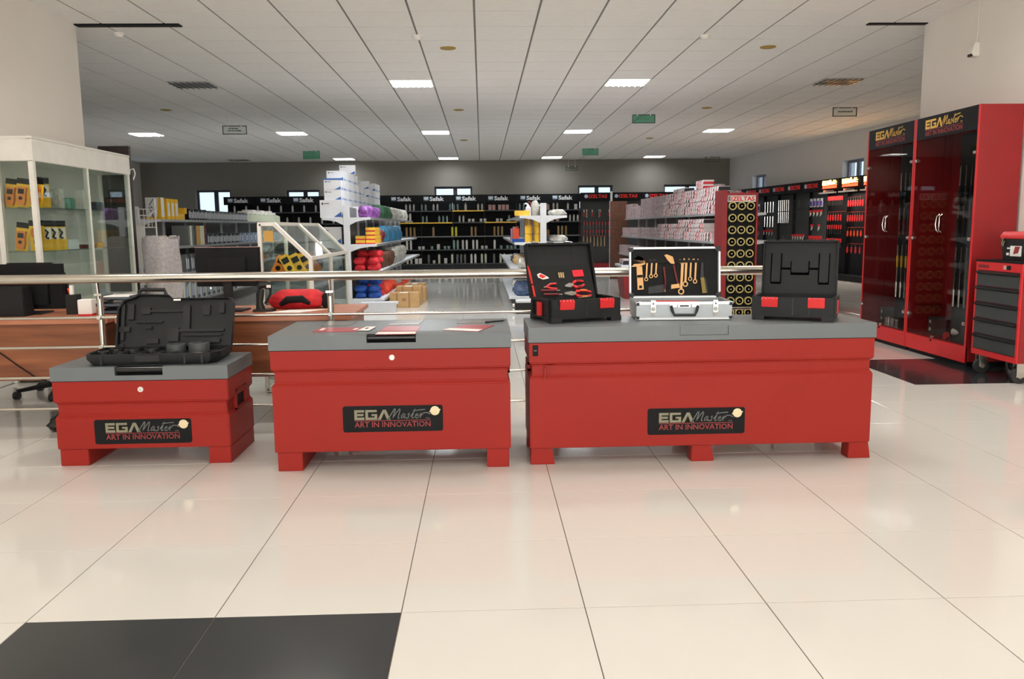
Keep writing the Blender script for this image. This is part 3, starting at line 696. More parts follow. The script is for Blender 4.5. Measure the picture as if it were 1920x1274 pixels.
sb = O('red_side_strut', MB().tube([(-W+.005,D-.02,Hh+.06),(-W+.004,D-.055,Hh+.0)],.006,6).tube([(-W+.002,D+.04,Hh+.17),(-W+.004,D-.015,Hh+.07)],.006,6), mRedP, t1)

T3 = (1.645, 4.335, .7272); RZ3 = -.46
t3, W, D, Hh = stack_case('open empty black case at the right end of the long chest', T3, RZ3, -1)
L3 = lid_pose(.16, D+.004, Hh-.01)
lid = MB().box(-W+.004,W-.004,0,.014,0,.305).box(-W+.004,-W+.012,-.03,0,0,.305).box(W-.012,W-.004,-.03,0,0,.305).box(-W+.012,W-.012,-.03,0,.295,.305)
lo3 = O('case_lid', lid, mBlkC, t3, bevel=.003); lo3.matrix_local = L3
for sx in (-1,1): O('raised_panel', MB().box(sx*.128-.024,sx*.128+.024,-.014,.001,.07,.235), mBlkC, lo3, bevel=.003); O('panel_groove', MB().box(sx*.128-.028,sx*.128+.028,-.003,.001,.06,.071), mVoid, lo3); O('panel_groove', MB().box(sx*.128-.031,sx*.128-.0245,-.003,.001,.07,.235), mVoid, lo3); O('panel_groove', MB().box(sx*.128+.0245,sx*.128+.029,-.003,.001,.07,.235), mVoid, lo3)
O('raised_panel', MB().box(-.045,.045,-.016,.001,.125,.19), mBlkC, lo3, bevel=.004); O('panel_groove', MB().box(-.05,.05,-.004,.001,.112,.126), mVoid, lo3); O('panel_groove', MB().box(-.051,-.0455,-.004,.001,.126,.19), mVoid, lo3); O('panel_groove', MB().box(.0455,.051,-.004,.001,.126,.19), mVoid, lo3)
for sx in (-1,1): O('raised_bar', MB().box(*sorted((sx*.042, sx*.115)),-.004,.001,.142,.153), mVoid, lo3)
for k, sx in enumerate((-.16,-.1,-.02,.05,.12,.165)): O('hinge_tab', MB().box(sx-.022,sx+.014,-.012,.014,.305,.312), mBlk, lo3)

# ---- aluminium case
T2 = (1.089, 4.44, .7272); RZ2 = -.06
t2 = thing('aluminium_tool_case', 'open aluminium case with bronze tools strapped in its lid', 'tool case', T2, RZ2)
W2, D2, H2 = .258, .30, .098
b = MB().box(-W2,W2,0,.01,.006,H2).box(-W2,W2,D2-.01,D2,.006,H2).box(-W2,-W2+.01,.01,D2-.01,.006,H2).box(W2-.01,W2,.01,D2-.01,.006,H2).box(-W2+.01,W2-.01,.01,D2-.01,.006,.014)
O('case_body', b, mAlu, t2, smooth=False)
O('edge_trim', MB().box(-W2-.003,W2+.003,-.003,.006,H2-.012,H2+.003).box(-W2-.003,-W2+.006,.006,D2,H2-.012,H2+.003).box(W2-.006,W2+.003,.006,D2,H2-.012,H2+.003).box(-W2-.003,W2+.003,-.003,.006,.003,.014), mAluE, t2, bevel=.001)
O('lining', MB().box(-W2+.011,W2-.011,.011,.016,.015,H2-.004).box(-W2+.011,W2-.011,.016,D2-.011,.015,.05), mFoam, t2)
for sx in (-1,1):
    for z in (.0, H2-.018):
        O('corner_cap', MB().box(*sorted((sx*(W2-.02), sx*(W2+.006))),-.006,.02,z,z+.022), mBlk, t2, bevel=.005)
    lx = sx*.168
    la = O('latch', MB().box(lx-.014,lx+.014,-.009,-.0,H2-.055,H2+.012), mAluE, t2, bevel=.002)
    O('latch_hasp', MB().lathe([(.001,-.013),(.010,-.013),(.011,-.009)], c=(lx,0,H2-.036), n=14, ax='y').box(lx-.009,lx+.009,-.006,0,H2-.075,H2-.05), mSteelD, la); O('keyhole', MB().box(lx-.003,lx+.003,-.0105,-.009,H2-.012,H2-.002), mBlk, la)
hd = O('carry_handle', MB().tube([(-.072,-.012,H2-.018),(-.066,-.018,H2-.045),(-.055,-.022,H2-.068),(.055,-.022,H2-.068),(.066,-.018,H2-.045),(.072,-.012,H2-.018)], .0075, 8), mBlk, t2)
O('handle_mount', MB().box(-.08,-.04,-.012,0,H2-.026,H2-.010).box(.04,.08,-.012,0,H2-.026,H2-.010), mChrome, hd, bevel=.002); O('name_badge', MB().box(-.034,.034,-.005,0,H2-.028,H2-.012), mAluE, hd); O('badge_print', MB().box(-.024,.024,-.0065,-.005,H2-.024,H2-.016), mBlk, hd)
L2 = lid_pose(.10, D2+.003, H2+.002)
lid = MB().box(-W2,W2,.045,.055,0,.285).box(-W2,-W2+.008,0,.045,0,.285).box(W2-.008,W2,0,.045,0,.285).box(-W2+.008,W2-.008,0,.045,.277,.285).box(-W2+.008,W2-.008,0,.045,0,.008)
lo2 = O('case_lid', lid, mAlu, t2, smooth=False); lo2.matrix_local = L2
O('lid_trim', MB().box(-W2-.002,W2-.03,-.003,.004,.279,.289).box(-W2-.003,-W2+.005,-.003,.004,.03,.26).box(W2-.004,W2+.004,-.003,.004,.03,.26).box(-W2+.02,W2-.02,-.003,.004,-.004,.004), mAluE, lo2, smooth=False)
for sx in (-1,1):
    for z in (-.004,.262): O('corner_cap', MB().box(*sorted((sx*(W2-.025), sx*(W2+.007))),-.005,.03,z,z+.03), mBlk, lo2, bevel=.005)
O('tool_panel', MB().box(-W2+.009,W2-.009,.018,.024,.01,.276), mFoam, lo2); O('strap', MB().box(-W2+.03,W2-.08,.004,.008,.198,.214), mBlkS, lo2); O('document_pocket', MB().prism([(-.15,.06),(-.06,.075),(-.058,.03),(-.15,.02)],'y',.012,.018), mBlk, lo2)
MW2 = Matrix.Translation(T2) @ Matrix.Rotation(RZ2,4,'Z')
G2 = 'bronze tools in the aluminium case'
def spanner(L, r, ring_only=False):
    b = MB(); b.prism([(-r*.36,r*.7),(r*.36,r*.7),(r*.42,L-r*.6),(-r*.42,L-r*.6)],'y',-.004,0)
    n = 14; b.rings([[(rr*math.cos(2*PI*k/n), yy, rr*math.sin(2*PI*k/n)) for k in range(n)] for rr, yy in ((r*.6,-.005),(r,-.005),(r,0),(r*.6,0),(r*.6,-.005))], caps=False)
    for s_ in (-1,1): b.prism([(s_*.2*r,L-r*.7),(s_*1.05*r,L-r*.2),(s_*1.15*r,L+r*.5),(s_*.75*r,L+r*.95),(s_*.6*r,L+r*.3),(s_*.2*r,L-r*.05)],'y',-.005,0)
    b.box(-r*.5,r*.5,-.005,0,L-r*.75,L-r*.1)
    return b
YB2 = .010
def hang(mb, mats, x, z, a, label, cat, name): return on_board(name, mb, mats, x, z, a, label, cat, MW2, L2, G2, y=.012)
b = MB().prism([(-.018,0),(.018,0),(.016,.135),(-.016,.135)],'y',-.006,0,0).box(-.008,.008,-.008,-.0055,.008,.024,1).prism([(-.045,.135),(-.03,.15),(.02,.15),(.028,.17),(.02,.185),(-.005,.195),(-.03,.175),(.035,.165),(.035,.145),(.0,.135)],'y',-.008,0,0).box(-.016,.016,-.0075,-.005,.07,.085,1)
hang(b, [mGold, mBlkS], -.195, .045, -.06, 'bronze adjustable wrench with square hole at far left of the lid', 'wrench', 'adjustable_wrench')
for k, (x, z, L) in enumerate([(-.163,.105,.10),(-.135,.122,.085),(-.108,.126,.08)]):
    hang(spanner(L, .0115), mGold, x, z, .06, ['longest of three small bronze spanners at left','middle of three small bronze spanners at left','rightmost of three small bronze spanners at left'][k], 'spanner', 'combination_spanner')
b = MB().tube([(0,-.005,.0),(.004,-.005,.05),(-.004,-.005,.13)],[.003,.006,.006],8,1).tube([(0,-.005,-.014),(0,-.005,.002)],.003,6,0)
hang(b, [mGold, mDkRed], -.055, .045, -.02, 'thin dark red handled chisel left of the hammer', 'chisel', 'chisel')
b = MB().tube([(.02,-.006,.03),(.012,-.006,.06),(-.006,-.006,.14)],[.006,.006,.0055],8,1).prism([(-.02,.0),(.03,.006),(.026,.03),(-.02,.024)],'y',-.01,0,0).prism([(-.06,.195),(-.045,.2),(-.01,.185),(.0,.145),(-.02,.145),(-.04,.165)],'y',-.01,0,0)
hang(b, [mGold, mDkRed], .0, .048, 0, 'bronze hammer with dark red handle in the middle of the lid', 'hammer', 'hammer')
for k, (x, z, L, r) in enumerate([(.038,.032,.17,.018),(.062,.075,.135,.016),(.09,.105,.105,.012),(.118,.09,.12,.013)]):
    hang(spanner(L, r), mGold, x, z, .05, ['longest bronze spanner with large ring right of the hammer','second bronze spanner with broad open jaws','short bronze spanner, third of four at right','rightmost bronze spanner beside the wire brush'][k], 'spanner', 'combination_spanner')
b = MB().prism([(-.012,.0),(.014,.0),(.0,.09),(-.02,.09)],'y',-.010,0,0).prism([(-.02,.09),(.0,.09),(.0,.18),(-.012,.18)],'y',-.006,0,1).prism([(.012,.0),(.022,.0),(.008,.09),(.0,.09)],'y',-.012,0,1)
hang(b, [M('brass_bristle', (140,120,52), .7, var=.4, scale=200), mBlk], .172, .022, -.04, 'brass wire brush at the right end of the lid', 'wire brush', 'wire_brush')
b = MB().tube([(-.17,.03,0),(-.15,.03,.004),(.1,.04,.0)],[.012,.012,.010],8,0).tube([(.1,.04,0),(.2,.045,0)],[.010,.008],8,1)
solo('pipe_wrench', b, [mRedP, mBlk], 'red pipe wrench lying inside the aluminium case', 'wrench', MW2 @ Vector((0,.06,.085)), RZ2)
b = MB().lathe([(.001,.03),(.012,.028),(.016,.015),(.014,0)], n=12)
solo('mallet_head', b, mWhiteF, 'white rounded mallet head at the left inside the aluminium case', 'mallet', MW2 @ Vector((-.235,.05,.07)))

# ================================================================ RAILING
t = thing('railing', 'polished steel railing with thin rods behind the red chests', 'railing', (0, 5.0, 0))
O('handrail', MB().cyl((-4.2,0,.962),(1.86,0,.962),.0275,n=20), mSteel, t)
for z in (.73,.553,.37,.18): O('rod', MB().cyl((-4.2,.0,z),(1.86,0,z),.0085,n=10), mSteel, t)
for x in (-3.655,-2.288,-.921,.446,1.813):
    p_ = O('post', MB().cyl((x,.024,.0),(x,.024,.86),.019,n=16), mSteel, t)
    O('saddle', MB().cyl((x,.012,.84),(x,0,.94),.010,n=10).box(x-.022,x+.022,-.004,.01,.86,.872), mChrome, p_)
    O('floor_flange', MB().lathe([(.045,0),(.045,.008),(.022,.014)], c=(x,.024,0), n=20), mChrome, p_)
    for z in (.73,.553,.37,.18): O('rod_clamp', MB().lathe([(.001,-.016),(.012,-.016),(.015,-.009),(.015,.024)], c=(x,0,z), n=12, ax='y'), mChrome, p_)

# ================================================================ DESKS
def desk(label, x0, x1, y0, y1, pan):
    cx = (x0+x1)/2; h = (x1-x0)/2
    t = thing('reception_desk', label, 'desk', (cx, y0, 0)); d = y1-y0
    O('desk_top', MB().box(-h,h,0,d,.672,.70), mWoodT, t, bevel=.002)
    for a, c in pan: O('front_panel', MB().box(a-cx,c-cx,.03,.048,.315,.672), mWood, t)
    for sx in (-1,1):
        a, c = sorted((sx*(h-.03), sx*(h-.055)))
        lg = O('side_panel', MB().box(a,c,.05,d-.03,.10,.672), mWood, t); O('leg', MB().tube([((a+c)/2,.06,.10),((a+c)/2,.06,.0)],.016,8).tube([((a+c)/2,d-.06,.10),((a+c)/2,d-.06,.0)],.016,8).box(a,c,.05,d-.03,.0,.02), mBlk, t)
    return t
desk('left wooden reception desk behind the railing, under the black monitor', -3.85, -2.335, 5.2, 6.0, [(-3.82,-2.36)])
desk('right wooden reception desk with papers and red jacket behind the railing', -2.29, -.83, 5.2, 6.0, [(-2.26,-.86)])
solo('power_cable', MB().tube([(-.24,0,.19),(0,0,.0),(.08,0,-.06),(.18,-.0,-.10)],.004,6), mBlkS, 'thin dark cable running diagonally across the left desk front', 'cable', (-2.9,5.224,.40))
# things on the desks
def monitor(label, x, y, w_, h_, z0, rz, base=True):
    t = thing('monitor', label, 'monitor', (x, y, .70), rz)
    s_ = O('screen', MB().box(-w_/2,w_/2,-.012,.012,z0,z0+h_), mBlkS, t, bevel=.004); O('bezel', MB().box(-w_/2,w_/2,.012,.016,z0,z0+h_), mBlkG, s_)
    O('back_cover', MB().loft([(z0+.03,-w_*.3,w_*.3,-.04,-.012),(z0+h_*.75,-w_*.3,w_*.3,-.03,-.012)]), mBlkS, t, bevel=.004)
    O('stand', MB().box(-.03,.03,-.035,-.01,.012,z0+h_*.4), mBlk, t, bevel=.003); O('foot', MB().box(-.11,.11,-.09,.09,0,.012), mBlk, t, bevel=.003)
    return t
m1 = monitor('black monitor seen from behind with painted pink reflection on top, beside the glass case', -1.70, 5.62, .43, .26, .165, -.05)
O('painted_reflection', MB().box(-.215,.215,-.0125,.0125,.425,.4275), mPink, m1)  # reflection along the top edge, painted as a pink strip
O('power_light', MB().lathe([(.001,-.016),(.004,-.016),(.004,-.012)], c=(-.12,0,.155), n=8, ax='y'), mLed, m1)
monitor('large black monitor seen from behind on the left desk', -3.02, 5.62, .46, .30, .03, .03)
solo('speaker_box', MB().loft([(0,-.10,.10,0,.12),(.19,-.095,.095,.01,.11)]), mBlkC, 'square dark grey box on the left desk in front of the monitor', 'box', (-3.05,5.42,.70), bevel=.006)
b = MB().box(-.035,.035,-.035,.035,0,.13,0).box(-.012,.008,-.02,0,.13,.19,1).tube([(-.02,.01,.12),(-.035,.01,.17)],.006,6,2)
solo('pen_holder', b, [mBlk, mWhiteP, mOrgR], 'black pen holder with a white marker beside the tissue pack', 'pen holder', (-2.70,5.55,.70))
t = thing('tissue_box', 'small white box with red base band on the left desk', 'box', (-2.565,5.44,.70), .1)
O('carton', MB().box(-.042,.042,-.04,.04,.012,.105), mWhiteP, t, bevel=.003); O('red_band', MB().box(-.0425,.0425,-.0405,.0405,0,.012), mRedCl, t)
t = thing('letter_tray', 'dark stacked letter trays behind the railing post', 'letter tray', (-2.42,5.62,.70), 0)
for z in (.0,.045,.09): O('tray', MB().box(-.11,.11,-.12,.12,z,z+.006).box(-.11,-.104,-.12,.12,z,z+.03).box(.104,.11,-.12,.12,z,z+.03).box(-.104,.104,-.12,-.114,z,z+.022), mNavyS, t)
O('papers', MB().box(-.1,.1,-.1,.11,.097,.112), mWhiteP, t)
b = MB().tube([(-.06,0,.006),(.0,.0,.02),(.05,.0,.01)],[.02,.024,.016],10,0)
solo('stapler', b, mGreyP, 'grey stapler lying on the left desk near the post', 'stapler', (-2.50,5.75,.70))
solo('grey_pouch', MB().lathe([(.02,0),(.075,.02),(.08,.06),(.05,.10),(.02,.115)], n=14), mGreyS, 'small grey pouch behind the white tissue pack', 'pouch', (-2.56,5.85,.70))
# scanner stand
t = thing('barcode_scanner', 'black handheld scanner standing on the right desk', 'scanner', (-1.47,5.55,.70), .2)
O('base', MB().prism([(-.06,-.04),(.06,-.04),(.09,.0),(.06,.05),(-.06,.05)],'z',0,.014), mBlk, t, bevel=.003)
O('stem', MB().tube([(-.01,0,.01),(-.015,0,.06),(-.01,.0,.11),(.0,0,.15)],[.032,.022,.026,.02],10), mBlk, t)
O('scanner_head', MB().tube([(-.02,-.02,.175),(.02,0,.178),(.06,.01,.165)],[.022,.028,.024],10), mBlkG, t); O('guard', MB().tube([(.06,.01,.165),(.055,.0,.11),(.02,.0,.05)],.009,8), mBlk, t); O('window', MB().box(.035,.062,-.03,-.022,.158,.176), mWhiteP, t)
# red quilted jacket
def lump(w_, d_, h_, seed=0, n=8, amp=.12, flat=.5):
    r = random.Random(seed); b = MB(); b.sharp = 1.5; rs = []
    ph = [r.uniform(0,6.28) for _ in range(8)]
    for k in range(n+1):
        v = k/n; sc = math.sin(PI*(.14+.72*v))**flat*(1-.15*v); ring_ = []
        for i in range(20):
            a = 2*PI*i/20; q = 1+amp*(math.sin(3*a+ph[0]+4*v)+.6*math.sin(5*a+ph[1]-3*v)+.5*math.sin(7*v*3+ph[2]+2*a))
            cx_ = math.copysign(abs(math.cos(a))**.6, math.cos(a)); sy_ = math.copysign(abs(math.sin(a))**.6, math.sin(a))
            ring_.append((sc*q*cx_, sc*q*sy_, v+(amp*.5*math.sin(2*a+ph[3]) if 1 < k < n else 0)))
        rs.append(ring_)
    P = [p for r_ in rs for p in r_]; X = max(abs(p[0]) for p in P); Y_ = max(abs(p[1]) for p in P); Z = max(p[2] for p in P)
    return b.rings([[(x/X*w_/2, y/Y_*d_/2, max(z,0)/Z*h_) for x, y, z in r_] for r_ in rs])
t = thing('red_jacket', 'red quilted jacket folded on the right desk', 'jacket', (-1.28,5.78,.70), 0)
O('folded_body', lump(.42,.22,.125,5,n=12,amp=.05), mRedCl, t); O('dark_lining', MB().tube([(-.10,-.108,.03),(-.05,-.118,.065),(.05,-.118,.07),(.10,-.108,.035)],[.015,.025,.025,.012],8), mBlkS, t); O('cuff', lump(.07,.09,.10,8,amp=.05), mBlkS, t, (.2,-.03,0))
sheet('paper_sheet', [(-1.42,5.44),(-1.20,5.42),(-1.05,5.62),(-1.30,5.60)], mWhiteP, 'white sheet of paper on the right desk before the jacket', 'paper', .7003, group='desk papers')
# office chair behind the left desk
t = thing('office_chair', 'black office chair whose rounded back shows beside the left monitor', 'chair', (-3.27,6.10,0), 0)
bp = [( -.24,.62),(.24,.62),(.27,.75),(.25,.93),(.17,1.02),(-.17,1.02),(-.25,.93),(-.27,.75)]
O('backrest', MB().prism(bp,'y',.0,.06), mBlkS, t, bevel=.015); O('seat', MB().box(-.25,.25,.05,.52,.44,.52), mBlkS, t, bevel=.02); O('column', MB().cyl((0,.28,.08),(0,.28,.44),.025,n=10), mBlk, t)
for k in range(5):
    a = k*2*PI/5; lg = O('base_leg', MB().tube([(0,.28,.09),(.28*math.cos(a),.28+.28*math.sin(a),.06)],[.022,.014],8), mBlk, t)
    O('castor', MB().cyl((.28*math.cos(a)-.02,.28+.28*math.sin(a),.028),(.28*math.cos(a)+.02,.28+.28*math.sin(a),.028),.028,n=10), mTireD, lg)
for sx in (-1,1): O('armrest', MB().tube([(sx*.27,.1,.5),(sx*.29,.1,.66),(sx*.29,.34,.68)],[.015,.015,.02],8), mBlk, t)
# black bag under the desk
t = thing('plastic_bag', 'black plastic bag lying on the floor under the left desk', 'bag', (-2.62,5.22,0), .3)
O('bag_body', lump(.26,.22,.13,11,amp=.14), mBlkG, t); O('bag_neck', lump(.17,.16,.16,12,amp=.16), mBlkG, t, (.06,.0,.105))

# ================================================================ GLASS SHOWCASES at left
t = thing('glass_showcase', 'tall white framed glass showcase of yellow packs against the left wall', 'showcase', (-3.58, 6.885, 0), PI/2)
Ls, Ds, Hs = 1.84, .318, 2.0     # local x = along the wall, y into the wall
e = .042
for x in (0, Ls/2-.0, Ls-e):
    w2 = e if x != Ls/2 else .03
    O('post', MB().box(x,x+w2,0,e,0,Hs), mWhiteF, t, bevel=.004)
for x in (0, Ls-e): O('post', MB().box(x,x+e,Ds-e,Ds,0,Hs), mWhiteF, t, bevel=.004)
O('light_box', MB().box(-.004,Ls/2,-.006,Ds,Hs-.195,Hs-.02), mWhiteF, t, bevel=.004); O('light_box', MB().box(Ls/2+.003,Ls+.004,-.006,Ds,Hs-.195,Hs-.02), mWhiteF, t, bevel=.004)
O('top_rail', MB().box(-.008,Ls+.008,-.010,Ds,Hs-.02,Hs), mWhiteF, t, bevel=.004)
O('base_cabinet', MB().box(0,Ls,.004,Ds,.03,.62), mWhiteF, t, bevel=.003); O('back_board', MB().box(e,Ls-e,Ds-.012,Ds-.002,.62,Hs-.195), M('pale_back_board',(210,208,200),.5), t)
for z in (1.44, 1.085):
    for a, c in ((e,Ls/2),(Ls/2+.03,Ls-e)): O('glass_shelf', MB().box(a+.002,c-.002,.012,Ds-.014,z-.008,z), mGlass, t, smooth=False)
for a, c in ((e,Ls/4),(Ls/4+.004,Ls/2-.002),(Ls/2+.032,Ls*.75),(Ls*.75+.004,Ls-e)): O('glass_door', MB().box(a,c,.004,.009,.63,Hs-.2), mGlass, t, smooth=False)
for x in (.006, Ls-.012): O('end_glass', MB().box(x,x+.005,e,Ds-e,.63,Hs-.2), mGlass, t, smooth=False)
def sc(u, v, z): return (-3.58-v, 6.885+u, z)     # showcase local -> world
def blister(kind):
    """hanging card, front facing -y, base at z=0"""
    b = MB()
    if kind == 'meter':
        b.box(-.05,.05,0,.004,0,.22,0); b.box(-.05,.05,-.001,.004,.19,.235,1)
        b.rings([[(x*1.0,y,z) for x,z in ((-.026,.02),(.026,.02),(.034,.06),(.03,.12),(.036,.165),(-.036,.165),(-.03,.12),(-.034,.06))] for y in (-.038,-.03,0)],2); b.box(-.022,.022,-.041,-.037,.11,.15,3); b.lathe([(.001,-.043),(.014,-.043),(.014,-.038)], c=(0,0,.075), n=12, m=3, ax='y')
    elif kind == 'clamp':
        b.box(-.055,.055,0,.004,0,.235,0); b.box(-.055,.055,-.001,.004,.205,.25,1); b.tube([(.03*math.cos(a),-.018,.15+.035*math.sin(a)) for a in [PI*2*k/12 for k in range(13)]],.011,8,2); b.tube([(0,-.018,.115),(.004,-.018,.02)],[.02,.013],8,2); b.box(-.012,.012,-.04,-.03,.06,.09,3)
    else:
        b.box(-.042,.042,0,.005,0,.245,0); b.box(-.042,.042,-.03,0,0,.085,0); b.box(-.042,.042,-.001,.005,.2,.25,1); b.box(-.036,.036,-.002,0,.092,.19,4); b.tube([(-.015,-.012,.18),(.012,-.015,.15),(-.008,-.015,.11),(.016,-.012,.10)],.008,6,3)
    return b.mesh('meter_pack', [mYel, mBlkS, mOrg, mBlk, mWhiteP])
bl = {k: blister(k) for k in ('meter','clamp','probe')}
GS = 'yellow tester packs in the showcase'
def pack(kind, u, v, z, rz, label, tilt=0):
    o = O('tester_pack', bl[kind], None, None, sc(u,v,z), (0,tilt,rz)); tag(o, label, 'tool pack', GS)
# facing the viewer at the near end
for k, (u, v, z, kd, lb) in enumerate([(.10,.06,1.44,'meter','orange tester pack nearest the corner post on the upper glass shelf'),(.10,.17,1.44,'meter','orange tester pack second from the corner post on the upper shelf'),(.12,.27,1.44,'meter','orange tester pack at the wall side of the upper shelf'),
                                       (.11,.075,1.085,'clamp','round clamp tester pack nearest the corner post on the lower glass shelf'),(.11,.21,1.085,'meter','orange tester pack at the wall side of the lower shelf')]):
    pack(kd, u, v, z, .12, lb, tilt=.14 if kd == 'meter' else 0)
for k, u in enumerate((.20,.31)): pack('probe', u, .09, 1.44, .55, ['yellow probe pack, first on the upper shelf facing the aisle','yellow probe pack, second on the upper shelf facing the aisle'][k])
for k, u in enumerate((.17,.28,.40,.52)): pack('probe', u, .085, 1.085, .6, f'yellow probe pack, {ORD[k]} on the lower shelf facing the aisle')
for k, (u, z, w_, h_, m_, lb) in enumerate([(.62,1.44,.09,.17,mBag,'grey bottle-shaped pack on the upper shelf of the showcase'),(.74,1.44,.07,.09,mTurq,'small turquoise pack on the upper shelf, left one'),(.83,1.44,.06,.10,mTurq,'small turquoise pack on the upper shelf, right one'),(1.08,1.44,.12,.18,mPale,'pale carton on the upper shelf of the second bay'),
                                            (.77,1.085,.2,.085,mWhiteC,'white carton lying on the lower shelf near the middle post'),(1.1,1.085,.16,.035,mDkRed,'flat dark red tray on the lower shelf of the second bay'),(1.3,1.085,.14,.05,mKraft,'tan carton on the lower shelf of the second bay'),(1.35,1.44,.15,.08,mNavyS,'dark blue carton on the upper shelf of the second bay')]):
    b = MB().loft([(0,-w_/2,w_/2,-.04,.04),(h_*.8,-w_/2,w_/2,-.04,.04),(h_,-w_/2*.85,w_/2*.85,-.034,.034)]); b.box(-w_*.35,w_*.35,-.0405,-.04,h_*.3,h_*.55)
    solo('goods_pack', b, m_, lb, 'pack', sc(u,.14,z), PI/2, 'small goods in the showcase', bevel=.003)
# dark tall board behind the showcase with white tie
t = thing('dark_board', 'tall dark brown board standing behind the white showcase', 'board', (-3.75, 8.80, 0))
O('panel', MB().box(-.15,.155,-.03,.03,0,2.10), mWoodD, t, bevel=.003); O('white_tie', MB().tube([(.155,-.035,1.82),(.165,-.04,1.86),(.20,-.04,1.87),(.215,-.04,1.82),(.19,-.04,1.76)],.006,6), mWhiteF, t)

# ================================================================ LOW SLOPING GLASS CASE behind the desk
t = thing('sloping_glass_case', 'white framed glass case with sloping top holding yellow testers', 'display case', (-1.66, 6.3, 0))
prof = [(0,0),(.37,0),(.37,1.02),(.11,1.28),(0,1.28)]
r = .019
for k, y in enumerate((0,.82,1.65)):
    for (a, c), (d_, f_) in zip(prof, prof[1:]+prof[:1]):
        if (a,c) == (0,0) and k == 1: continue
        O('frame_bar', MB().tube([(a,y,c+ (r if c == 0 else 0)),(d_,y,f_+(r if f_ == 0 else 0))], r, 4), mWhiteF, t, smooth=False)
for (a, c) in prof: O('frame_rail', MB().tube([(a,0,max(c,r)),(a,1.65,max(c,r))], r, 4), mWhiteF, t, smooth=False)
O('shelf', MB().box(.01,.36,.02,1.63,.86,.868), mGlass, t, smooth=False); O('floor_board', MB().box(.01,.36,.02,1.63,.10,.12), mWhiteF, t)
for (a, c), (d_, f_) in (((.37,.12),(.37,1.02)),((.37,1.02),(.11,1.28)),((0,.12),(0,1.28))):
    nx = Vector((f_-c, -(d_-a))).normalized()*.003
    O('glass_panel', MB().prism([(a,c),(d_,f_),(d_+nx.x,f_+nx.y),(a+nx.x,c+nx.y)],'y',.02,1.63), mGlass, t, smooth=False)
for y in (0,1.65): O('end_glass', MB().prism(prof,'y',y-.002,y+.002), mGlass, t, smooth=False)
O('paper_label', MB().box(.03,.10,-.006,-.003,1.15,1.23), mKraft, t)
def tester(m_):
    b = MB().rings([[(x,y,z) for x,z in ((-.028,0),(.028,0),(.036,.03),(.034,.12),(.04,.16),(.03,.18),(-.03,.18),(-.04,.16),(-.034,.12),(-.036,.03))] for y in (-.022,-.014,.014,.02)],0)
    b.box(-.026,.026,-.026,-.022,.11,.155,1); b.lathe([(.001,-.03),(.018,-.03),(.02,-.022)], c=(0,0,.065), n=14, m=1, ax='y'); return b.mesh('tester', [m_, mBlk])
ty, to = tester(mYelP), tester(mOrg)
for k, (x, y, m_, rt, lb) in enumerate([(.06,.12,to,(-.5,.5,.3),'orange tester leaning at the left of the sloping case'),(.13,.16,to,(-.4,.6,.2),'second orange tester leaning beside the first'),(.22,.10,ty,(-.3,-.5,.1),'small yellow tester at the front of the sloping case'),
                                        (.27,.2,ty,(-.2,-.45,.2),'large yellow tester leaning near the front corner'),(.31,.32,ty,(-.2,-.45,.2),'yellow tester behind the large one'),(.26,.5,to,(-.2,-.6,.2),'orange tester leaning in the middle of the sloping case'),(.28,.63,to,(-.2,-.6,.2),'orange tester leaning beyond the middle one'),(.28,.76,to,(-.2,-.6,.2),'farthest orange tester in the sloping case')]):
    o = O('electrical_tester', m_, None, None, (-1.66+x,6.3+y,.885), rt); tag(o, lb, 'tester', 'testers in the sloping case')
for k in range(5):
    solo('grey_pack', lump(.14,.12,.10+.03*(k%3),20+k,amp=.1), [mGreyS,mNavyS,mBag,mGreyP,mBag][k], f'grey wrapped pack, {ORD[k]} along the shelf of the sloping case', 'pack', (-1.54+.05*(k%2), 7.0+.17*k, .869), k, 'wrapped packs in the sloping case')
for k in range(5):
    solo('base_pack', lump(.2,.2,.14+.05*(k%2),30+k,amp=.1), [mGreyP,mBag,mDkRed,mGreyS,mNavyS][k], f'pack on the floor board of the sloping case, {ORD[k]} from the front', 'pack', (-1.48, 6.5+.3*k, .121), k, 'packs low in the sloping case')

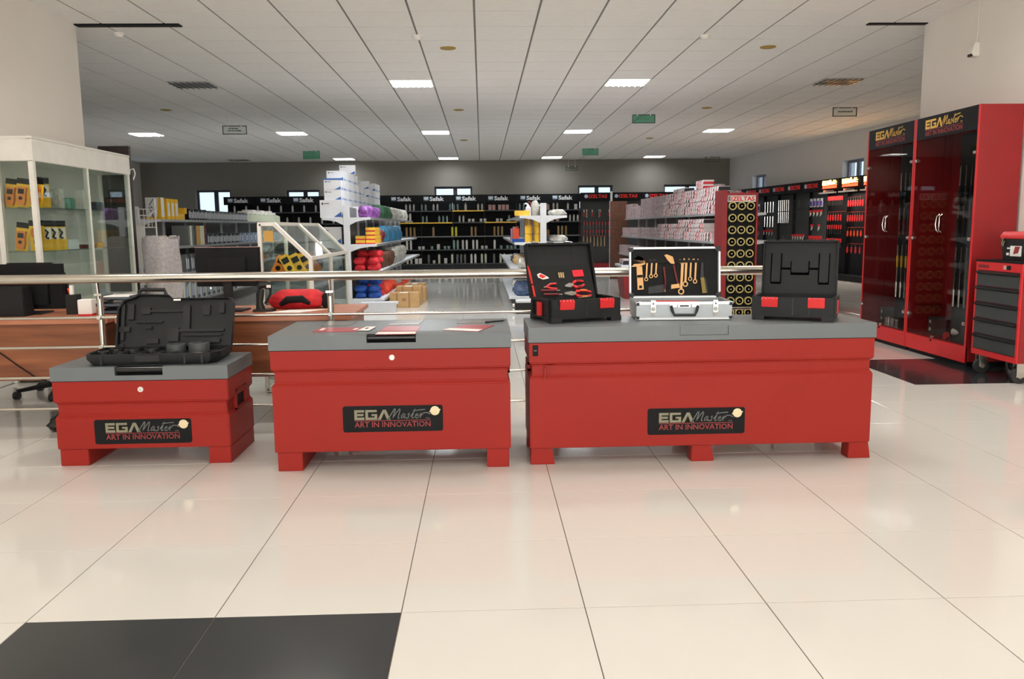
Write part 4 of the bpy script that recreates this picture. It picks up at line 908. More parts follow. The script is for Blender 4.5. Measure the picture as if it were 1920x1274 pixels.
# ================================================================ RED CABINETS at right
def cabinet(label, y0, y1, which):
    L = y1-y0; t = thing('red_tool_cabinet', label, 'cabinet', (4.11, y1, 0), -PI/2, 'tall red cabinets')   # local x from far end toward the viewer
    Dp, Hh_ = .37, 2.20
    for x in (0, L-.02): O('side_panel', MB().box(x,x+.02,.004,Dp,.05,Hh_), mRedC, t); O('edge_strip', MB().box(x-.001,x+.021,-.002,.005,.05,Hh_), mRedB, t)
    O('top_panel', MB().box(.02,L-.02,.004,Dp,Hh_-.02,Hh_), mRedC, t); O('back_panel', MB().box(.02,L-.02,Dp-.015,Dp,.05,Hh_-.02), mRedC, t); O('bottom_panel', MB().box(.02,L-.02,.02,Dp-.015,.165,.185), mRedC, t)
    O('kick_panel', MB().box(.0,L,.0,.018,.04,.18), mRedB, t, bevel=.002); O('plinth', MB().box(.02,L-.02,.03,Dp,0,.05), mBlkS, t)
    hd = O('header', MB().box(.021,L-.021,-.002,.012,2.0,Hh_-.001), mBlkS, t)
    lg = logo(.60, .0015, -.002); lg.xf(Matrix.Translation((.17,0,2.025)))
    lg.v = [(x, y, 2.025+(z-2.025)*1.02) for x, y, z in lg.v]
    O('lettering', lg, [mGoldT, mGoldT, mMaroon], hd, smooth=False)
    for k, (a, c) in enumerate(((.022,L/2-.002),(L/2+.002,L-.022))):
        dr = O('glass_door', MB().box(a,c,.002,.008,.19,1.995), mGlassC, t, smooth=False)
        hx = L/2+(-.022 if k == 0 else .022)
        O('door_handle', MB().tube([(hx,.002,1.15),(hx,-.022,1.17),(hx+(-.008 if k==0 else .008),-.028,1.22),(hx,-.022,1.29),(hx,.002,1.31)],.0045,8), mChrome, dr)
        for z in (.36,1.08,1.80):
            x_ = a if k == 0 else c-.035
            O('hinge', MB().box(x_-.004,x_+.03,-.008,.0,z,z+.028).lathe([(.001,-.018),(.009,-.018),(.011,-.008)],c=(x_+.018,0,z+.014),n=12,ax='y'), mChrome, dr, bevel=.001)
    O('door_lock', MB().lathe([(.001,-.018),(.013,-.018),(.015,.0)],c=(L/2-.01,0,.20),n=14,ax='y'), mChrome, t); O('keyhole', MB().lathe([(.001,-.003),(.012,-.003),(.012,.0)],c=(L/2-.05,0,.165),n=14,ax='y'), mBlkS, t)
    O('peg_board', MB().box(L-.35,L-.021,.06,.065,.19,1.99), mBlkS, t); O('inner_shelf', MB().box(.021,L-.021,.04,Dp-.016,.455,.462), mGlass, t, smooth=False)
    return t
cabinet('farther tall red glass-door cabinet, next to the lit wall panels', 7.885, 8.85, 0)
cabinet('nearer tall red glass-door cabinet, beside the drawer trolley', 6.86, 7.875, 1)
def cabw(y1, x, y, z): return (4.11+y, y1-x, z)
def hangtool(n, L, m_):
    b = MB(); b.tube([(0,0,0),(0,0,-L*.55)],.006,6,0); b.tube([(0,-.002,-L*.5),(0,-.002,-L)],[.012,.010],8,1); return b.mesh('t', [mSteel, m_])
kk = 0
for y1, L, nm in ((8.85,.965,'farther'),(7.875,1.015,'nearer')):
    for r_, (z, n, Lh, m_) in enumerate(((1.72,4,.34,mBlk),(1.42,3,.3,mDkRed if nm == 'farther' else mBlk),(1.02,4,.22,mYel if nm == 'farther' else mGreyP),(.80,3,.30,mSteel))):
        me = hangtool(n, Lh, m_)
        for k in range(n):
            o = O('hanging_tool', me, None, None, cabw(y1, L-.31+.085*k, .045, z)); tag(o, f'tool hanging on the {ORD[r_]} peg row inside the {nm} red cabinet, {ORD[k]} from left', 'tool', 'tools hanging in the red cabinets')
solo('impact_wrench', MB().box(-.14,.02,-.03,.03,0,.035).box(.02,.08,-.025,.025,-.02,.045).cyl((.08,0,.012),(.12,0,.012),.014,n=10), [mBlue], 'blue tool lying on the shelf of the nearer red cabinet', 'tool', cabw(7.875,.72,.14,.463), -PI/2, bevel=.004)
for k, (x, m_) in enumerate(((.45,mChrome),(.56,mChrome),(.67,mSteel))):
    solo('metal_coupling', MB().lathe([(.03,0),(.045,0),(.045,.015),(.038,.02),(.038,.065),(.045,.07),(.045,.085),(.03,.085),(.03,.0)], n=18), m_, f'polished metal coupling, {ORD[k]} from left on the floor of the farther red cabinet', 'coupling', cabw(8.85,x,.09,.186), 0, 'couplings in the farther cabinet')
for k, (y1, x, w_, lb) in enumerate(((8.85,.30,.34,'dark carton on the floor of the farther red cabinet'),(7.875,.28,.32,'long dark carton at left on the floor of the nearer red cabinet'),(7.875,.80,.26,'dark curved holder at right on the floor of the nearer red cabinet'))):
    t = thing('dark_carton', lb, 'box', cabw(y1,x,.22,.186), -PI/2, 'dark cartons in the red cabinets')
    O('carton', MB().box(-w_/2,w_/2,-.07,.07,0,.16), mGreyP, t, bevel=.003)
    for z in (.03,.10): O('paper_label', MB().box(-w_/2+.03,-w_/2+.06,-.0715,-.07,z,z+.03), mWhiteP, t)
b = MB().cyl((-.12,0,.04),(.10,0,.04),.035,n=14).cyl((.10,0,.04),(.16,0,.04),.02,.012,n=12).box(-.05,.0,-.015,.015,-.02,.02).lathe([(.001,0),(.034,0),(.034,.004)],c=(-.124,0,.04),n=14,ax='x')
solo('grease_gun', b.xf(Matrix.Translation((0,0,.045))), mWhiteC, 'white pump tool lying on the floor of the nearer red cabinet', 'pump', cabw(7.875,.82,.10,.186), -PI/2+.2)
solo('pressure_gauge', MB().lathe([(.001,-.012),(.03,-.012),(.034,0),(.034,.02),(.001,.02)],n=16,ax='y').xf(Matrix.Translation((0,0,.035))), mRedP, 'small round red gauge beside the white pump tool', 'gauge', cabw(7.875,.60,.06,.186), -PI/2)

# ================================================================ DRAWER TROLLEY and tool box
t = thing('drawer_trolley', 'red tool trolley with charcoal drawers at the right edge', 'tool trolley', (4.05, 6.68, 0), -PI/2)
Lt, Dt = .585, .42
O('carcass', MB().box(0,Lt,.012,Dt,.16,.92), mRedC, t, bevel=.004)
O('front_frame', MB().box(0,.02,0,.014,.16,.92).box(Lt-.02,Lt,0,.014,.16,.92).box(.02,Lt-.02,0,.014,.16,.205).box(.02,Lt-.02,0,.014,.852,.92), mRedB, t)
zs = [.207,.335,.465,.595,.725,.850]
for a, c in zip(zs, zs[1:]):
    dr = O('drawer', MB().box(.022,Lt-.022,-.002,.012,a+.003,c-.003), mDrw, t, bevel=.002)
    O('drawer_pull', MB().prism([(-.002,c-.004),(-.020,c-.012),(-.020,c-.020),(-.002,c-.032)],'x',.022,Lt-.022), mBlk, dr)
O('maker_badge', MB().box(.03,.17,-.0015,0,.872,.895), mDkRed, t); O('lock', MB().lathe([(.001,-.012),(.010,-.012),(.012,0)],c=(.42,0,.885),n=14,ax='y').box(.40,.45,-.003,0,.868,.902), mBlk, t); O('sticker', MB().box(.36,.40,-.002,0,.87,.90), mPink, t)
O('top_tray', MB().box(-.006,Lt+.006,-.006,Dt+.0,.92,.935), mBlkS, t, bevel=.003)
for x in (.05, Lt-.05):
    for y in (.06, Dt-.06):
        c_ = O('castor', MB().cyl((x-.018,y,.06),(x+.018,y,.06),.06,n=18), mTireD, t); O('castor_fork', MB().box(x-.026,x-.02,y-.03,y+.03,.05,.16).box(x+.02,x+.026,y-.03,y+.03,.05,.16), mChrome, c_); O('hub', MB().cyl((x-.028,y,.06),(x+.028,y,.06),.02,n=10), mSteel, c_)
t = thing('toolbox', 'black tool box with red lid on top of the drawer trolley', 'tool box', (4.14, 6.52, .9352), -PI/2)
O('box_body', MB().loft([(0,.02,.36,.01,.2),(.17,.0,.38,0,.21)]), mBlk, t, bevel=.004); O('lid', MB().loft([(.17,-.006,.386,-.006,.216),(.195,-.006,.386,-.006,.216),(.225,.01,.37,.01,.20)]), mRedP, t, bevel=.005)
O('latch', MB().tube([(.04,-.008,.18),(.03,-.01,.13),(.045,-.01,.11),(.055,-.008,.15)],.004,6), mKhaki, t)
lb = O('printed_label', MB().box(.13,.26,-.004,.003,.035,.115), mWhiteP, t); O('product_picture', MB().prism([(.17,.05),(.23,.06),(.25,.11),(.19,.11)],'y',-.0055,-.004), mMaroon, lb); O('label_text', MB().box(.09,.12,-.004,.003,.09,.10).box(.085,.11,-.004,.003,.04,.06), mWhiteP, lb)

# ================================================================ GONDOLAS
ZS = [1.40, 1.01, .62, .21]; DS = [.30, .38, .44, .47]
def gondola(label, xc, y0, bays, bl_=.94, right=True, left=True):
    t = thing('gondola_shelving', label, 'shelving', (xc, y0, 0), 0, 'white gondola shelving')
    for k in range(bays+1): O('upright', MB().box(-.045,.045,k*bl_-.02,k*bl_+.02,0,1.58), mWhiteS, t, bevel=.003)
    for k in range(bays): O('back_panel', MB().box(-.012,.012,k*bl_+.021,(k+1)*bl_-.021,.12,1.55), mGreyS, t)
    for sg in ([1] if right else [])+([-1] if left else []):
        for z, d_ in zip(ZS, DS):
            xa, xb = sorted((sg*.046, sg*(.045+d_)))
            br = MB()
            ins_, outs = sg*.046, sg*(.045+d_)
            br.prism([(ins_,z),(outs,z),(outs,z-.035),(ins_+(outs-ins_)*.75,z-.038),(ins_+(outs-ins_)*.35,z-.06),(ins_,z-.11)],'y',-.018,-.008)
            O('end_bracket', br, mWhiteS, t)
            for k in range(bays):
                sh = O('shelf', MB().box(xa,xb,k*bl_-.006,(k+1)*bl_-.010,z-.018,z), mWhiteS, t)
                O('price_rail', MB().box(*sorted((outs, outs+sg*.006)),k*bl_-.006,(k+1)*bl_-.010,z-.036,z), mAluE, sh)
        O('kick_plate', MB().box(*sorted((sg*.35, sg*.36)),0,bays*bl_,0,.17), mGreyS, t)
    return t
XA, XB, XC, XD = -4.88, -1.975, .903, 3.63
YA, YBg, YC, YD = 12.0, 12.3, 12.3, 11.6
gondola('white gondola at left with grey spined boxes and binders', XA, YA, 8)
gondola('white gondola left of centre piled with blue and white cartons', XB, YBg, 8)
gondola('narrow white gondola end right of centre with yellow tins', XC, YC, 7)
gondola('white gondola at right packed with red printed cartons', XD, YD, 8)
# ---- A goods
def books(y0, y1, xf_, z, hh, ds, mats, step, name, label, cat, group, seed=1, jit=.12):
    r = random.Random(seed); y = y0; k = 0; cache = {}
    while y < y1:
        m_ = mats(k) if callable(mats) else mats[k % len(mats)]
        key = (m_.name, k % 3); h_ = hh*(1-jit*(k % 3)/2)
        if key not in cache:
            b = MB().box(-ds,0,0,step*.9,0,h_,0); b.box(0,.0012,step*.2,step*.7,h_*.18,h_*.8,1); cache[key] = b.mesh(name, [m_, mWhiteS if m_ in (mNavyS, mGreySp, mBlkS) else m_], smooth=False)
        tag(O(name, cache[key], None, None, (xf_, y, z)), f'{nth(k)} {label} from its near end', cat, group)
        y += step; k += 1
xr = XA+.045
R4 = random.Random(44)
books(13.2,14.0,xr+.28,1.40,.17,.2,[mBlkS,mNavyS],.065,'boxed_part','dark spined box on the top shelf of the left gondola','box','dark boxes on the left gondola top',2)
books(14.0,16.4,xr+.28,1.40,.16,.2,[mGreySp,mNavyS,mGreySp],.075,'boxed_part','grey spined box on the top shelf of the left gondola','box','grey boxes on the left gondola top',3)
books(16.45,19.0,xr+.28,1.40,.15,.2,[mPaleSp],.11,'boxed_part','pale cream box on the top shelf of the left gondola','box','cream boxes on the left gondola top',4)
for k in range(7):
    solo('long_carton', MB().box(-.1,.1,0,.3,0,.05+.03*(k%2)), mPale, f'{nth(k)} flat white carton stacked on the cream boxes of the left gondola', 'carton', (xr+.15, 16.6+.32*k, 1.551), 0, 'flat cartons on the cream boxes')
cols = [mGreySp,mPaleSp,mGreySp,mNavyS,mKraft,mKraft,mPaleSp,mPaleSp,mDkRed]
for k, m_ in enumerate(cols):
    tag(O('ring_binder', MB().box(-.24,0,0,.085,0,.30).lathe([(.001,.002),(.014,.002),(.014,0)],c=(0,.042,.06),n=10,ax='x'), m_, None, (xr+.36, 12.88+.095*k, 1.01)), f"{['grey','cream','grey','navy','tan','tan','cream','cream','dark red'][k]} upright binder, {ORD[k]} from the near end of the left gondola middle shelf", 'binder', 'binders on the left gondola')
books(13.78,15.6,xr+.36,1.01,.17,.25,[mNavyS,mBlkS,mGreySp],.085,'boxed_part','dark low box on the middle shelf of the left gondola','box','dark boxes on the left gondola middle shelf',5)
books(15.62,18.9,xr+.36,1.01,.17,.25,[mBlueSp,mGreySp,mBlueSp],.10,'boxed_part','pale blue box on the middle shelf of the left gondola','box','pale blue boxes on the left gondola middle shelf',6)
books(12.55,16.0,xr+.42,.62,.26,.3,[mGreySp,mNavyS,mGreyP],.075,'boxed_part','tall grey box on the lower shelf of the left gondola','box','grey boxes on the left gondola lower shelf',7)
books(12.3,15.0,xr+.45,.21,.30,.3,[mPaleSp,mBlueSp,mGreySp,mNavyS],.06,'boxed_part','thin pale folder on the bottom shelf of the left gondola','folder','folders on the left gondola bottom shelf',8)
for k in range(3):
    solo('white_canister', MB().lathe([(.055,0),(.06,.01),(.06,.13),(.05,.15),(.045,.16),(.001,.16)],n=16), mPale, f'white canister, {ORD[k]} on the middle shelf near the wire rack', 'canister', (xr+.12+.12*k, 12.15+.05*k, 1.01), 0, 'white canisters')
# big yellow-white cartons on top near end
t = thing('tool_carton', 'tall white and yellow printed carton on the near end of the left gondola', 'carton', (xr+.06, 12.15, 1.40))
O('carton', MB().box(-.02,.20,0,.12,0,.31), mWhiteC, t, bevel=.002); O('yellow_band', MB().box(-.021,.201,-.001,.121,.0,.035).prism([(.14,.035),(.201,.035),(.201,.311),(.17,.311),(.155,.2)],'y',-.0012,0), mYel, t); O('blue_print', MB().prism([(.02,.16),(.06,.10),(.075,.11),(.035,.175)],'y',-.0015,0).prism([(.05,.18),(.09,.13),(.1,.14),(.06,.19)],'y',-.0015,0).prism([(.03,.2),(.09,.29),(.1,.285),(.04,.195)],'y',-.0015,0), mNavyS, t); O('tool_picture', MB().prism([(.05,.03),(.09,.03),(.08,.08),(.065,.10)],'y',-.0018,-.001), mBrown, t)
for k in range(3):
    t = thing('tool_carton', f'yellow sided carton, {ORD[k]} behind the tall printed one', 'carton', (xr+.05, 12.34+.16*k, 1.40), 0, 'yellow cartons on the left gondola')
    O('carton', MB().box(0,.22,0,.14,0,.30), mYel, t, bevel=.002); O('white_panel', MB().box(.2195,.2212,.03,.11,.05,.24), mWhiteC, t)
for k in range(8):
    solo('grease_carton', MB().box(-.045,.045,-.05,.05,0,.09).box(.0445,.0462,-.04,.04,.0,.03), [mYelP,mYel][k%2], f'{nth(k)} small yellow carton with red foot on the top shelf of the left gondola', 'carton', (xr+.22-.1*(k%2), 12.82+.05*k, 1.40+.091*(k//6)), 0, 'small yellow cartons')
# ---- wire rack and bubble wrap in front
t = thing('wire_rack', 'white wire basket rack beside the dark board', 'wire rack', (-4.12, 10.2, 0))
for x in (-.16,.16):
    O('upright', MB().tube([(x,.12,0),(x,.12,1.62)],.010,8), mWhiteF, t); O('foot', MB().tube([(x,.14,.012),(x,-.2,.012)],.010,8), mWhiteF, t)
for k, z in enumerate((1.28,.92,.60)):
    bk = O('basket', MB().tube([(-.18,.1,z+.22),(.18,.1,z+.22),(.20,-.16,z+.14),(-.20,-.16,z+.14),(-.18,.1,z+.22)],.006,6).tube([(-.16,.1,z),(.16,.1,z),(.17,-.13,z),(-.17,-.13,z),(-.16,.1,z)],.006,6), mWhiteF, t)
    for q in range(8):
        u = -.17+.34*q/7; O('wire', MB().tube([(u*1.15,-.16,z+.14),(u,-.13,z),(u,.1,z),(u*1.05,.1,z+.22)],.0032,4), mWhiteF, bk)
    for q in range(3): O('wire', MB().tube([(-.2+.005*q,-.155+.008*q,z+.035*(q+1)),(.2-.005*q,-.155+.008*q,z+.035*(q+1))],.0028,4), mWhiteF, bk)
O('price_card', MB().box(.03,.14,-.175,-.17,.80,1.30), mWhiteP, t)
t = thing('bubble_wrap_roll', 'tall roll of crinkled bubble wrap standing behind the desk', 'bubble wrap', (-3.385, 8.93, 0))
rb = MB(); rr_ = random.Random(9)
rb.rings([[((.185+.012*math.sin(5*a+z*9)+rr_.uniform(-.004,.004))*math.cos(a),(.16+.01*math.sin(4*a-z*7))*math.sin(a),z+(.02*math.sin(3*a) if z > 1.1 else 0)) for a in [2*PI*i/28 for i in range(28)]] for z in [0,.05]+[.1+.09*k for k in range(12)]+[1.15,1.17]])
O('roll', rb, mFilm, t); O('core', MB().lathe([(.04,1.16),(.05,1.18),(.05,1.10)],n=14), mCard, t)
# ---- B goods
def white_box(w_, d_, h_, top=False):
    b = MB().box(-w_/2,w_/2,0,d_,0,h_,0)
    b.prism([(w_*.12,h_*.04),(w_*.47,h_*.04),(w_*.47,h_*.34)],'y',-.0012,0,1)
    b.box(-w_*.42,-w_*.34,-.0012,0,h_*.74,h_*.86,2).box(-w_*.31,-w_*.08,-.0010,0,h_*.78,h_*.83,3)
    b.box(w_/2,w_/2+.001,d_*.25,d_*.75,h_*.04,h_*.22,1)
    if top: b.box(-w_/2-.003,w_/2+.003,-.003,d_+.003,h_,h_+.022,1)
    return b.mesh('white_carton', [mWhiteC, mBlue, mNavyS, mGreySp], smooth=False)
wb = white_box(.25,.075,.145); wbl = white_box(.32,.16,.255); wbt = white_box(.25,.12,.145,True)
GB = 'white cartons with blue corner on the second gondola'
xw = -2.175
for k in range(28):
    y = 12.36+.17*k
    tag(O('tall_white_carton', wbl, None, None, (xw-.03, y, 1.40)), 'largest white carton at the near end of the second gondola, with tool pictures' if k == 0 else f'{nth(k)} large white carton from the front in the bottom row on the second gondola', 'carton', GB)
nl = 0
for k in range(55):
    y = 12.385+.085*k
    lay = 2 if k < 3 else 3 if k < 20 else 2 if k < 28 else 1 if k < 36 else 3 if k < 38 else 2 if k < 46 else 3
    if 28 <= k < 30: continue
    for j in range(lay):
        if 30 <= k < 36 and j: continue
        me = wbt if (k == 0 and j == 1) else wb
        if k == 1 and j == 1: continue
        tag(O('white_carton', me, None, None, (xw+.005*math.sin(k), y, 1.656+.147*j)), 'white carton with blue lid edge, topmost at the near end of the second gondola' if me is wbt else f'slim white carton, layer {["one","two","three"][j]}, {nth(k)} slot from the near end of the second gondola', 'carton', GB)
tag(O('white_carton', wb, None, None, (xw+.04, 13.55, 1.656+.147*3)), 'single slim white carton highest on the second gondola', 'carton', GB)
for k in range(3): tag(O('tall_white_carton', wbl, None, None, (XB-.25, 12.36+.17*k, .62)), f'{nth(k)} large white carton on the lower left shelf of the second gondola', 'carton', GB)
for k in range(3): tag(O('tall_white_carton', wbl, None, None, (XB-.25, 12.36+.17*k, 1.01)), f'{nth(k)} large white carton on the middle left shelf of the second gondola', 'carton', GB)
xe = XB+.045
pal = [[(mPurp,6,'purple packet'),(mGreen,7,'dark green packet'),(mBag,14,'clear bagged fitting')],
       [(mYelP,27,'yellow small carton'),(mKraft,9,'tan small carton'),(mDkRed,3,'dark red packet'),(mTeal,12,'teal blister pack')],
       [(mRedCl,12,'red fabric bundle'),(mBrown,6,'brown glove bundle'),(mBag,9,'clear bagged fitting')],
       [(mBlueD,9,'blue fabric bundle'),(mRedCl,4,'red fabric bundle'),(mRope,6,'orange strap bundle'),(mBag,4,'clear bagged fitting')]]
lmesh = {}
def bundle(m_, w_, d_, h_, sd, amp=.09):
    k = (m_.name, round(w_,2), sd % 4)
    if k not in lmesh: lmesh[k] = lump(w_, d_, h_, sd % 4+50, amp=amp).mesh('bundle', m_)
    return lmesh[k]
crt = {}
for lv, runs in enumerate(pal):
    y = 12.42; z = ZS[lv]; d_ = DS[lv]; q = 0
    for m_, n, nm in runs:
        for k in range(n):
            row = k % 2 if lv else 0; pos = (xe+d_*.62, y+.0, z); g = f'{nm}s on the second gondola'
            lb = f"{nth(k)} {nm} from the front on the {['top','second','third','bottom'][lv]} right shelf of the second gondola"
            if 'carton' in nm:
                if m_.name not in crt: crt[m_.name] = MB().box(-.07,.07,-.05,.05,0,.06,0).box(-.07,.07,-.0512,-.05,.0,.018,1).mesh('small_carton', [m_, mRedCl], smooth=False)
                jj = k % 3; lay_ = (k//3) % 2
                tag(O('small_carton', crt[m_.name], None, None, (xe+d_*.75-.15*(jj==2), y, z+.061*(jj==1)+.122*lay_*(jj != 2)+.061*lay_*(jj == 2))), lb, 'carton', g)
                if k % 6 == 5: y += .13
            elif lv == 2 and m_ is mRedCl or lv == 3 and m_ in (mBlueD, mRedCl):
                tag(O('fabric_bundle', bundle(m_, .20, .24, .10, k), None, None, (xe+.12+.19*(k%2), y, z+.095*((k//2)%3)), (0,0,.2*math.sin(k*2.1))), lb, 'bundle', g)
                if k % 4 == 3: y += .24
            else:
                tag(O('goods_packet', bundle(m_, d_*.66, .23, [.17 if m_ is mPurp else .22, .27 if m_ is mTeal else .2, .29 if m_ is mBag else .25, .2][lv], k+q, .13), None, None, (xe+d_*.66, y, z), (0,0,.4*math.sin(k*1.7))), lb, 'packet', g); y += .24
            q += 1
for k in range(3):
    solo('coiled_strap', MB().tube([((.09+.02*math.sin(3*a))*math.cos(a), .16*math.sin(a), .02+.012*a/6.28+.01*math.sin(2*a)) for a in [i*.45 for i in range(42)]],.012,6), mRope, f'orange-red coiled strap, {ORD[k]} along the third shelf edge of the second gondola', 'strap', (xe+DS[2]+.0, 14.6+.8*k, .215), 0, 'orange coiled straps')
# cartons on the floor
def floor_box(label, x, y, z, w_, d_, h_, rz=0):
    t = thing('cardboard_box', label, 'cardboard box', (x, y, z), rz, 'cardboard boxes on the shop floor')
    O('carton', MB().box(-w_/2,w_/2,0,d_,0,h_), mCard, t, bevel=.004); O('tape', MB().box(-w_*.28,-w_*.22,-.002,d_+.002,-.0,h_+.002).box(w_*.14,w_*.19,-.002,d_+.002,-.0,h_+.002), mCardD, t)
    O('shipping_label', MB().box(-w_*.15,w_*.12,.03,d_*.5,h_,h_+.003), mWhiteP, t); O('printed_mark', MB().box(-.04,.03,-.0015,0,h_*.45,h_*.65), mCardD, t)
floor_box('nearest taped cardboard box on the floor beside the second gondola', -1.235, 13.0, 0, .46, .34, .23, .04)
floor_box('cardboard box behind the nearest one', -1.20, 13.40, 0, .40, .4, .30)
floor_box('farther cardboard box in the aisle by the second gondola', -1.16, 13.95, 0, .38, .5, .24)
floor_box('last cardboard box in the aisle row', -1.2, 14.6, 0, .34, .5, .26)
t = thing('black_pouch', 'low black case with white cord on the floor by the desk corner', 'case', (-1.02, 8.3, 0), .1)
O('case_body', MB().loft([(0,-.13,.13,-.08,.08),(.05,-.135,.135,-.085,.085),(.085,-.11,.11,-.07,.07)]), mBlk, t, bevel=.008); O('cord', MB().tube([(.09,-.05,.085),(.12,-.09,.06),(.13,-.09,.02)],.006,6), mWhiteF, t)
t = thing('white_step', 'white base unit on the floor below the second gondola', 'base unit', (-1.50, 12.05, 0)); O('plinth', MB().box(-.28,.22,0,.2,0,.14), mWhiteS, t, bevel=.003); O('top_lip', MB().box(-.285,.25,-.006,.206,.14,.17), mWhiteS, t)
# ---- C goods
jar = MB().lathe([(.05,0),(.055,.005),(.055,.10),(.048,.11),(.048,.125),(.001,.125)],n=16,m=0); jarm = jar.mesh('tin', [mYelP]); jarb = jar.mesh('tin', [mYelBr])
k = 0
for ix in range(2):
    for iz in range(3):
        tag(O('yellow_tin', jarb if (ix == 0 and iz == 2) else jarm, None, None, (.69+.135*ix, 12.40, 1.01+.126*iz)), f"{['left','right'][ix]} stack of yellow tins on the narrow gondola, {['bottom','middle','top'][iz]} tin", 'tin', 'yellow tins on the narrow gondola')
def item(name, mb, m_, x, y, z, label, cat, group=None, rz=0): return solo(name, mb, m_, label, cat, (x, y, z), rz, group)
item('orange_carton', MB().box(-.13,.09,-.05,.05,0,.075).box(-.135,-.13,-.04,.04,.01,.065), mYelP, .62, 12.42, 1.40, 'bright yellow long carton on the top left shelf of the narrow gondola', 'carton', None)
item('white_sprayer', MB().lathe([(.05,0),(.055,.02),(.055,.16),(.025,.2),(.022,.22),(.001,.22)],n=14).tube([(0,0,.22),(-.05,0,.25),(-.08,0,.23)],[.018,.016,.010],8), mWhiteC, .70, 12.62, 1.40, 'white spray bottle standing behind the yellow carton', 'bottle', None).scale = (.75,.75,.75)
item('red_sprayer', MB().lathe([(.045,0),(.05,.02),(.05,.15),(.022,.2),(.02,.24),(.001,.24)],n=14).tube([(0,0,.24),(-.04,0,.27),(-.075,0,.25)],[.018,.016,.010],8), mDkRed, .76, 12.85, 1.40, 'dark red spray bottle behind the white one', 'bottle', None).scale = (.8,.8,.8)
for k in range(3): item('grey_flask', MB().lathe([(.045,0),(.05,.01),(.05,.17),(.03,.2),(.02,.22),(.001,.22)],n=12), mBag, .80+.0*k, 12.45+.22*k, 1.405, f'grey clear flask, {ORD[k]} beside the narrow gondola upright', 'flask', 'grey flasks')
for k in range(5): item('orange_pack', MB().box(-.05,.05,-.03,.03,0,.2).lathe([(.02,.2),(.012,.23),(.001,.23)],n=10), [mOrgR,mNavyS,mBag,mOrgR,mBlueD][k], .54, 13.3+.3*k, 1.01, f'upright pack, {ORD[k]} along the second left shelf of the narrow gondola', 'pack', 'packs on the narrow gondola')
item('blue_tray', MB().box(-.1,.1,-.08,.08,0,.01).box(-.1,.1,-.08,-.07,.01,.05).box(-.1,.1,.07,.08,.01,.05), mBlueD, .55, 12.5, 1.01, 'low blue tray left of the yellow tins', 'tray', None)
for k in range(4): item('clear_bag', lump(.26,.3,.09,60+k,amp=.12), mBag, 1.14, 12.5+.4*k, ZS[0] if k < 2 else ZS[1], f'clear bagged goods, {ORD[k]} on the right shelves of the narrow gondola', 'bag', 'clear bags on the narrow gondola')
item('clear_bag', lump(.32,.34,.10,66,amp=.12), mBag, 1.13, 12.5, ZS[1], 'crinkled clear bag at the near right end of the narrow gondola', 'bag', None)
for k in range(6): item('clear_bag', lump(.34,.36,.16,70+k,amp=.14), [mBag,mCard,mBag,mKraft,mBag,mGreyP][k], .66, 12.5+.42*k, ZS[2], f'bagged goods, {ORD[k]} along the third left shelf of the narrow gondola', 'bag', 'bags on the third shelf of the narrow gondola')
for k in range(3): item('crinkled_bag', lump(.36,.36,.22,80+k,amp=.14), [M('shiny_blue_film',(70,92,130),.15,var=.5,scale=30),mBag,mNavyS][k], .62, 12.5+.45*k, ZS[3], f'crinkled film bag, {ORD[k]} along the bottom left shelf of the narrow gondola', 'bag', 'film bags on the narrow gondola')
t = thing('black_pump', 'black machine with pale knobs on the floor by the narrow gondola', 'machine', (.62, 11.9, 0))
O('housing', MB().box(-.16,.16,-.1,.14,0,.16), mBlk, t, bevel=.01); O('top_plate', MB().box(-.15,.17,-.1,.14,.16,.19), mWhiteS, t, bevel=.004)
for z in (.05,.12): O('knob', MB().lathe([(.001,-.03),(.022,-.028),(.024,0)],c=(-.17,-.05,z),n=12,ax='x'), mWhiteF, t)
# ---- D goods: printed cartons
bxA, bxB, bxC = [MB().box(0,.16,0,.112+.004*i,0,.061-.001*i).mesh('printed_carton', m_, smooth=False) for i, m_ in enumerate((mPrint, mPrint2, mPrint3))]
xl = XD-.045
def colh(lv, y):
    if lv == 0:
        for a, c, h_ in ((11.6,12.3,.36),(12.3,12.85,.52),(12.85,13.5,.40),(13.5,14.4,.44),(14.4,15.6,.40),(15.6,17.2,.36),(17.2,18.4,.26),(18.4,19.3,.30)):
            if a <= y < c: return h_
    if lv == 1:
        for a, c, h_ in ((11.6,12.0,.12),(12.0,13.6,.30),(13.6,15.2,.28),(15.2,16.8,.16),(16.8,19.3,.20)):
            if a <= y < c: return h_
    if lv == 2: return .2 if y < 19.2 else 0
    return .3 if y < 18 else 0
cand = []
for lv in range(4):
    y = YD+.05
    while y < 19.1:
        for rowx in range(2 if lv == 0 else 1):
            h_ = colh(lv, y)
            if rowx: h_ = h_*.9
            n = int(h_/.063+.5)
            for j in range(n): cand.append((y+(4 if lv > 1 else 0)+rowx*6, lv, y, j, rowx))
        y += .125
cand.sort()
farb = MB(); tb = MB().box(0,.16,0,.112,0,.060)
for q, (_, lv, y, j, rowx) in enumerate(cand):
    x = xl-DS[lv]+.015+.03*math.sin(y*5+lv)*.3+rowx*.165
    if q < 296:
        me = (bxA, bxB, bxC)[(int(y*4.1+lv)+(j//2)) % 3]
        o = O('printed_carton', me, None, None, (x+.004*((j*7) % 3), y, ZS[lv]+.063*j))
        tag(o, f"{['front','rear'][rowx]} printed carton, layer {['one','two','three','four','five','six','seven','eight','nine'][j]}, {nth(round((y-YD-.05)/.125))} column of the right gondola {['top','second','third','bottom'][lv]} shelf", 'carton', f"printed cartons on the {['top','second','third','bottom'][lv]} shelf at right")
    else: farb.merge(tb, Matrix.Translation((x, y, ZS[lv]+.063*j)))
